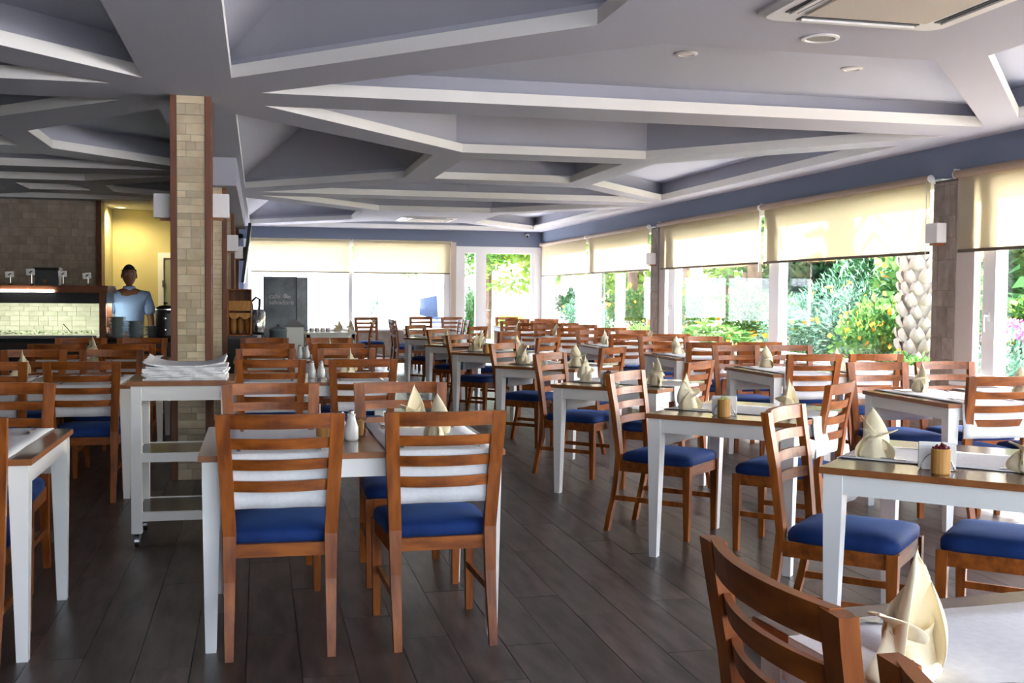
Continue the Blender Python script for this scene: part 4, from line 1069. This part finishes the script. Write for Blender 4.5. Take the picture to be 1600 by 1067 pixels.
# ------------------------------------------------------------------ outside
gp = struct('ground', MB().box(-40, 60, -40, 90, -.3, -.12), m_pave)
struct('ground_bed', MB().box(6.6, 11.0, -6, 30, -.13, -.02), m_soil)
def leaf_mesh(n, rad, size, seed, mats, flowers=0, lean=0, hollow=.55, narrow=.45, lobes=5, fsize=1.3):
    """lobed foliage mass of small folded leaves"""
    rn = random.Random(seed); m = MB()
    L = [(rn.uniform(-.5, .5)*rad[0], rn.uniform(-.5, .5)*rad[1], rn.uniform(-.4, .5)*rad[2], rn.uniform(.45, .7)) for _ in range(lobes)]
    for i in range(n):
        cx, cy_, cz, lr = L[rn.randrange(lobes)]
        d = Vector((rn.gauss(0, 1), rn.gauss(0, 1), rn.gauss(0, 1))).normalized(); r = lr*(hollow+(1-hollow)*rn.random()**.5)
        p = Vector((cx+d.x*r*rad[0], cy_+d.y*r*rad[1], cz+d.z*r*rad[2]))
        s = size*rn.uniform(.6, 1.3)
        ax = (d+Vector((rn.uniform(-1, 1), rn.uniform(-1, 1), rn.uniform(-.6, 1)))).normalized(); sd = ax.orthogonal().normalized()
        sd = (Matrix.Rotation(rn.uniform(0, 6.28), 3, ax) @ sd)
        fl = i < flowers
        m.m = 1 if fl else 0
        if fl: p += d*.12*min(rad); s *= fsize
        q = ax.cross(sd)*s*.12
        nw = .8 if fl else narrow
        m.add([p, p+ax*s*.5+sd*s*nw*.5, p+ax*s, p+ax*s*.5-sd*s*nw*.5+q], [(0, 1, 2, 3)])
    return m.mesh('foliage', mats)
def plant(name, label, x, y, z, mesh, sc=(1, 1, 1), rz=0, stem=None, group='plants outside the windows', sm=m_bark):
    t = thing(name, label, 'shrub' if 'shrub' in name else 'tree' if 'tree' in name else 'plant', (x, y, -.02), 0, group)
    o = link('foliage', mesh, t, (0, 0, z)); o.scale = sc; o.rotation_euler = (0, 0, rz); add_stuff(o)
    if stem: part('trunk', MB().tube([(0, 0, 0), (.02, .01, z*.5), (0, 0, z)], stem, 8), sm, t)
    return t
LA = leaf_mesh(4200, (1, 1, 1), .11, 1, [m_leafA, m_flow], 60)
LB = leaf_mesh(5200, (1, 1, 1), .10, 2, [m_leafB, m_flow], 30, narrow=.22, lobes=7)
LC = leaf_mesh(3600, (1, 1, 1), .17, 3, [m_leafC], lobes=7)
LD = leaf_mesh(4200, (1, 1, 1), .16, 4, [m_leafD], lobes=6, hollow=.2)
LF = leaf_mesh(2400, (1, 1, 1), .15, 6, [m_leafA, m_flow], 90, lobes=6, narrow=.6, fsize=.9)
plant('feathery_shrub', 'large feathery blue-green shrub outside the second window', 7.9, 13.6, .9, LB, (.85, 1.3, 1.05), 0, .05)
plant('feathery_shrub', 'feathery blue-green shrub right of the brown tree trunk', 8.3, 15.3, .75, LB, (.9, 1.1, .95), 2, .05)
plant('flowering_shrub', 'leafy shrub with orange flowers left of the scaly palm trunk', 7.5, 12.15, .70, LF, (.55, .60, .75), 0, .04)
plant('flowering_shrub', 'tall leafy shrub with orange flowers behind the palm trunk', 8.8, 13.2, 1.35, LF, (.9, 1.0, .95), 1, .04)
plant('flowering_shrub', 'low pale flowering shrub at the foot of the palm', 7.1, 11.0, .35, LF, (.35, .55, .45), 2, .03)
plant('leafy_shrub', 'dark leafy shrub deep in the bed behind the feathery one', 9.6, 14.8, 1.1, LD, (1.2, 1.6, 1.35), 0, .05)
plant('leafy_shrub', 'green shrub outside the third window, right of the closed parasols', 8.5, 17.8, .75, LA, (.65, .7, .85), 1, .04)
plant('leafy_shrub', 'dark shrub under the pergola outside the third window', 10.4, 19.6, 1.2, LD, (1.1, 1.5, 1.3), 2, .05)
plant('flowering_shrub', 'low shrub with flowers along the third window sill', 7.3, 17.6, .5, LF, (.5, 1.3, .45), 4, .03)
plant('leafy_shrub', 'low hedge shrub outside the fourth window', 7.3, 20.7, .35, LA, (.45, 1.6, .5), 3, .03)
plant('leafy_shrub', 'green bush beside the yellow post outside the fourth window', 7.6, 18.9, .95, LA, (.45, .5, .85), 5, .03)
plant('leafy_shrub', 'dark hedge shrub outside the last window', 7.2, 23.4, .30, LD, (.4, 1.0, .5), 3, .03)
plant('leafy_shrub', 'broad green bush outside near the right edge', 9.4, 11.3, 1.0, LC, (1.0, .9, .55), 1, .04)
plant('leafy_shrub', 'dark-leaved bush behind the cycad at the right edge', 9.4, 11.8, .8, LD, (1.0, .8, .7), 1, .04)
plant('leafy_shrub', 'low green bush below the orange flowers', 7.6, 14.9, .30, LA, (.6, .9, .45), 6, .03)
plant('leafy_shrub', 'green shrub between the tree trunks outside the fourth window', 8.7, 25.3, .8, LA, (.7, .9, .85), 2, .04)
plant('feathery_shrub', 'pale feathery shrub beyond the fourth window mullion', 8.6, 28.6, .7, LB, (.8, 1.0, .8), 3, .04)
plant('leafy_shrub', 'dark shrub low behind the last window pane', 9.6, 32.0, .9, LD, (1.0, 1.2, .8), 1, .04)
# taller trees behind
for k, (x, y, z, s, me_, nm) in enumerate(((13, 20, 2.0, 3.0, LD, 'broad dark tree beyond the garden, behind the second window'), (12, 27, 2.6, 3.0, LA, 'green tree beyond the garden, behind the third window'),
        (12, 34, 3.0, 3.4, LC, 'pale green tree beyond the last window'), (19, 17, 2.0, 3.0, LA, 'broad tree far behind the palm trunk'), (8.3, 33, 2.9, 1.7, LC, 'bright yellow-green tree seen through the glass door'),
        (7.0, 34, 2.7, 1.5, LA, 'green tree left of the bright one behind the glass door'), (4.6, 40, 3.2, 2.4, LA, 'tree above the white wall behind the far window'), (1.4, 42, 3.0, 1.8, LB, 'pale tree at the left behind the far window'), (17, 22, 3, 3.5, LD, 'tall dark tree at the back of the garden'))):
    plant('garden_tree', nm, x, y, z, me_, (s, s, s*.8), k, .12, 'trees beyond the garden')
t = plant('conifer', 'small cone-shaped conifer behind the far window', 4.3, 38, .8, leaf_mesh(1200, (.6, .6, 1.1), .14, 12, [m_leafB], lobes=4), (.8, .8, .9), 0, .05)
plant('leafy_shrub', 'bright bush low behind the glass door', 6.3, 27.5, .35, LC, (.55, .6, .5), 0, .03)
plant('leafy_shrub', 'dark climbing shrub behind the narrow door light', 5.1, 26.5, .7, LD, (.22, .3, .8), 0, .03)
# trunks
def trunk(x, y, r, h, lab):
    t = thing('tree_trunk', lab, 'tree', (x, y, -.05), 0, 'bare tree trunks in the garden')
    part('trunk', MB().tube([(0, 0, 0), (.04, .03, h*.3), (-.02, .02, h*.6), (.03, 0, h)], [r*1.15, r, r*.95, r*.8], 14), m_bark, t, smooth=True)
    part('branch', MB().tube([(0, 0, h*.75), (.3, .5, h*.9), (.5, .9, h*1.05)], [r*.5, r*.3, r*.2], 8), m_bark, t, smooth=True)
trunk(8.9, 18.9, .13, 4.2, 'brown tree trunk outside the third window, right side')
trunk(8.4, 22.3, .11, 4.0, 'pale tree trunk outside the fourth window, right of the mullion')
trunk(9.0, 26.0, .13, 4.0, 'tree trunk outside the fourth window behind the shrubs')
trunk(9.3, 23.2, .09, 4.0, 'thin tree trunk outside the fourth window near the pilaster')
# scaly palm
t = thing('palm_tree', 'thick palm trunk with pale overlapping scales right of the garden window', 'palm', (7.55, 11.55, -.05))
part('trunk', MB().tube([(0, 0, 0), (0, 0, 2.4), (.02, 0, 4.8)], [.22, .20, .20], 16), m_palm, t, smooth=True)
sc_me = MB(); rows = []
for i in range(5):
    v_ = i/4
    for j in range(7):
        u_ = -1+2*j/6; wdt = .085*(1-.75*v_**2); rows.append((.03+.075*math.sin(v_*PI*.6)*(1-.55*u_*u_), u_*wdt, .15*v_-.03*(1-u_*u_)))
sc_me.add(rows, [(i*7+j, i*7+j+1, (i+1)*7+j+1, (i+1)*7+j) for i in range(4) for j in range(6)]); bk = [(0, y_, z_) for x_, y_, z_ in rows]
sc_me.add([(-.02, -.07, .0), (-.02, .07, 0), (-.02, .03, .14), (-.02, -.03, .14)], [(0, 1, 2, 3)])
scm = sc_me.mesh('scale', m_palm, True); rn = random.Random(8)
for row in range(34):
    for k in range(8):
        a_ = 2*PI*(k+.5*(row % 2))/8+rn.uniform(-.08, .08); z_ = .12+row*.135+rn.uniform(-.02, .02)
        o = link('scale', scm, t, (.185*math.cos(a_), .185*math.sin(a_), z_), (0, rn.uniform(-.05, .12), a_)); s_ = rn.uniform(.85, 1.2); o.scale = (s_, s_, s_)
fr = MB()
for k in range(10):
    a_ = 2*PI*k/10; pts = [Vector((math.cos(a_)*r_, math.sin(a_)*r_, 4.8+.9*math.sin(r_*1.1)-.18*r_*r_)) for r_ in [.1+.30*i for i in range(8)]]
    for i in range(7):
        p, q = pts[i], pts[i+1]; d = (q-p); sd = Vector((-math.sin(a_), math.cos(a_), -.35))
        for h_ in (0, .5):
            b_ = p+d*h_; fr.add([b_, b_+d*.28, b_+d*.5+sd*.4, b_+d*.35+sd*.42], [(0, 1, 2, 3)])
            sd2 = Vector((math.sin(a_), -math.cos(a_), -.35)); fr.add([b_, b_+d*.28, b_+d*.5+sd2*.4, b_+d*.35+sd2*.42], [(0, 1, 2, 3)])
add_stuff(part('fronds', fr, m_leafA, t))
# cycad
t = thing('cycad', 'bright green cycad with arching fronds outside the right-hand window', 'plant', (7.35, 9.85, .0))
part('stem', MB().lathe([(.10, -.05), (.12, .1), (.09, .25), (.001, .27)], n=12), m_bark, t)
for k in range(13):
    a_ = 2*PI*k/13+.3; f_ = MB(); L_ = .78
    pts = [Vector((math.cos(a_)*L_*s_, math.sin(a_)*L_*s_, .22+1.0*s_-.62*s_*s_)) for s_ in [i/14 for i in range(15)]]
    f_.tube(pts, .008, 5)
    for i in range(1, 14):
        d = (pts[i+1]-pts[i-1]).normalized(); sd = Vector((-math.sin(a_), math.cos(a_), .25))
        ln = .22*math.sin(PI*(.15+.85*i/15))
        for sg in (-1, 1):
            s2 = Vector((sd.x*sg, sd.y*sg, .25)); f_.add([pts[i]-d*.018, pts[i]+d*.018, pts[i]+d*.07+s2*ln], [(0, 1, 2)])
            pm_ = pts[i]+d*.035; f_.add([pm_-d*.018, pm_+d*.018, pm_+d*.07+s2*ln], [(0, 1, 2)])
    part('frond', f_, m_cyc, t)
# pink flowering plant
t = thing('flowering_plant', 'plant with magenta pink flower heads at the right edge, outside', 'plant', (6.95, 9.15, -.02))
add_stuff(link('foliage', leaf_mesh(1500, (.42, .42, .42), .10, 31, [m_leafB], lobes=5, narrow=.25), t, (0, 0, .62)))
part('stem', MB().tube([(0, 0, 0), (0, 0, .6)], .03).tube([(0, 0, .5), (-.05, .2, 1.0)], .01).tube([(0, 0, .5), (.08, .0, 1.05)], .01), m_bark, t)
for k, (x, y, z, s) in enumerate(((-.02, .24, 1.03, 1), (.0, .02, 1.1, 1.15), (-.08, .13, .86, .75), (.02, -.25, 1.06, 1.1))):
    o = link('flower_head', leaf_mesh(260, (.13*s, .13*s, .075*s), .035, 40+k, [m_pink], lobes=3, narrow=.8), t, (x, y, z)); add_stuff(o)
# closed parasols, pergola beam, white kiosk, walls
for k, (x, y, nm) in enumerate(((9.4, 23.4, 'left'), (9.35, 22.7, 'right'))):
    t = thing('closed_parasol', f'closed white parasol outside the third window, {nm} of the two', 'parasol', (x, y, -.12), 0, 'closed white parasols')
    part('pole', MB().tube([(0, 0, 0), (0, 0, 2.3)], .022), m_white, t)
    pts = []
    for z, r in ((.95, .15), (1.0, .17), (1.5, .13), (2.0, .10), (2.25, .03)):
        pts.append([((r+.03*math.sin(6*a_))*math.cos(a_), (r+.03*math.sin(6*a_))*math.sin(a_), z) for a_ in [2*PI*j/24 for j in range(24)]])
    part('canopy', MB().sweep(pts), m_shade, t)
t = thing('pergola', 'wooden pergola with thatched edge crossing the top of the third window', 'pergola', (10.2, 21.5, 0))
part('beam', MB().box(-.1, .1, -4.5, 5.5, 2.02, 2.2), m_bamb, t)
for y in (-4.3, .5, 5.3): part('post', MB().box(-.08, .08, y-.08, y+.08, -.12, 2.02), m_bark, t)
th = MB(); rn = random.Random(15)
for i in range(700):
    y = rn.uniform(-4.5, 5.5); x = rn.uniform(-.2, .2); th.add([(x, y, 2.35), (x, y+.02, 2.35), (x-.1, y+rn.uniform(-.05, .05), 1.92+rn.uniform(0, .1))], [(0, 1, 2)])
add_stuff(part('thatch', th, leafmat('thatch_straw', (.45, .36, .12), (.62, .56, .25)), t))
t = thing('garden_post', 'tall orange-yellow post among shrubs outside the fourth window', 'post', (8.5, 23.4, -.1))
part('shaft', MB().box(-.06, .06, -.06, .06, 0, 1.5), m_signor, t, bevel=.01); part('cap', MB().box(-.08, .08, -.08, .08, 1.5, 1.55), m_woodd, t)
def bench(x, y, rz, lab):
    t = thing('garden_bench', lab, 'bench', (x, y, -.12), rz)
    part('seat', MB().box(-.7, .7, -.22, .22, .42, .46), m_white, t); part('backrest', MB().box(-.7, .7, .2, .24, .55, .9), m_white, t)
    for s in (-1, 1): part('leg', MB().box(s*.6-.03, s*.6+.03, -.2, .24, 0, .55), m_white, t)
bench(8.8, 24.8, .6, 'white garden bench outside the fourth window')
bench(10.0, 30.0, 1.2, 'white garden bench beyond the last window')
# white buildings
def building(x0, x1, y0, y1, h, lab, wins=()):
    t = thing('building', lab, 'building', ((x0+x1)/2, (y0+y1)/2, -.12), 0); hx, hy = (x1-x0)/2, (y1-y0)/2
    part('wall', MB().box(-hx, hx, -hy, hy, 0, h), m_wallw, t)
    part('roof', MB().box(-hx-.2, hx+.2, -hy-.2, hy+.2, h, h+.12), m_wallw, t)
    for (a, b, z0, z1) in wins:
        f_ = part('window', MB().box(a, b, -hy-.03, -hy+.02, z0, z1), m_upvc, t); part('pane', MB().box(a+.06, b-.06, -hy-.04, -hy-.02, z0+.06, z1-.06), m_dgrey, f_)
building(-6, 3.2, 33, 36, 2.35, 'low white building behind the dark board and far window', ((-3.8, -2.6, 1, 1.9),))
building(4.9, 9.0, 36, 38, 1.85, 'low white garden wall behind the glass door')
building(16, 24, 26, 36, 3.2, 'white building at the back of the garden beyond the last window', ((-3.2, -2.0, 1.0, 2.2), (-.6, .6, 1.0, 2.2)))
t = thing('kiosk', 'white kiosk with a red sign and orange trim at the right edge, outside', 'kiosk', (13.2, 14.6, -.12))
part('wall', MB().box(.3, 4.0, -3, 1.2, 0, 3.2), m_wallw, t); part('roof', MB().box(-.6, 4.4, -3.3, 1.8, 2.55, 2.75), m_shade, t)
part('counter', MB().box(-.1, .3, -.6, 1.4, 0, 1.1), m_wallw, t)
part('sign_board', MB().box(-.3, -.25, -.2, 1.6, 1.98, 2.28), m_wallw, t); part('trim_board', MB().box(-.3, -.25, -.2, 1.6, 1.86, 1.97), m_signor, t)
part('post', MB().box(-.35, -.25, 1.5, 1.6, 0, 2.55), m_signor, t)
sg = MB()
for q in range(5): sg.box(-.31, -.30, .1+q*.25, .24+q*.25, 2.04+.03*(q % 2), 2.22-.03*((q+1) % 2))
part('sign_marks', sg, m_signred, t)
part('machine', MB().box(-.05, .25, .1, .7, 1.12, 1.62), m_dgrey, t)
# parasol trunk-like white mast and blue garden chair behind the far window
t = thing('canopy_mast', 'broad white draped mast behind the far window right pane', 'mast', (3.35, 29, -.12))
part('drape', MB().lathe([(.42, 0), (.34, .8), (.24, 1.6), (.19, 2.4), (.16, 3.2)], n=20), m_shade, t, smooth=True)
part('cap', MB().lathe([(.2, 3.2), (.22, 3.25), (.001, 3.35)], n=20), m_shade, t)
t = thing('stacked_seats', 'blue-black stack of upright plastic seats behind the far window', 'seats', (4.75, 31, -.12))
for k in range(3):
    part('seat', MB().box(-.3+.08*k, .3, -.25, .25, .55+.12*k, .6+.12*k), mat('dark_blue_plastic', (.012, .03, .07), .4), t)
part('backrest', MB().sweep([[(-.30, .2, .9), (.24, .2, .75), (.24, .26, .75), (-.30, .26, .9)], [(-.26, .3, 1.35), (.22, .3, 1.45), (.22, .36, 1.45), (-.26, .36, 1.35)]]), mat('dark_blue_plastic_b', (.012, .03, .07), .4), t)
for s in (-1, 1): part('leg', MB().tube([(s*.26, 0, .55), (s*.32, 0, 0)], .02), m_steel, t)
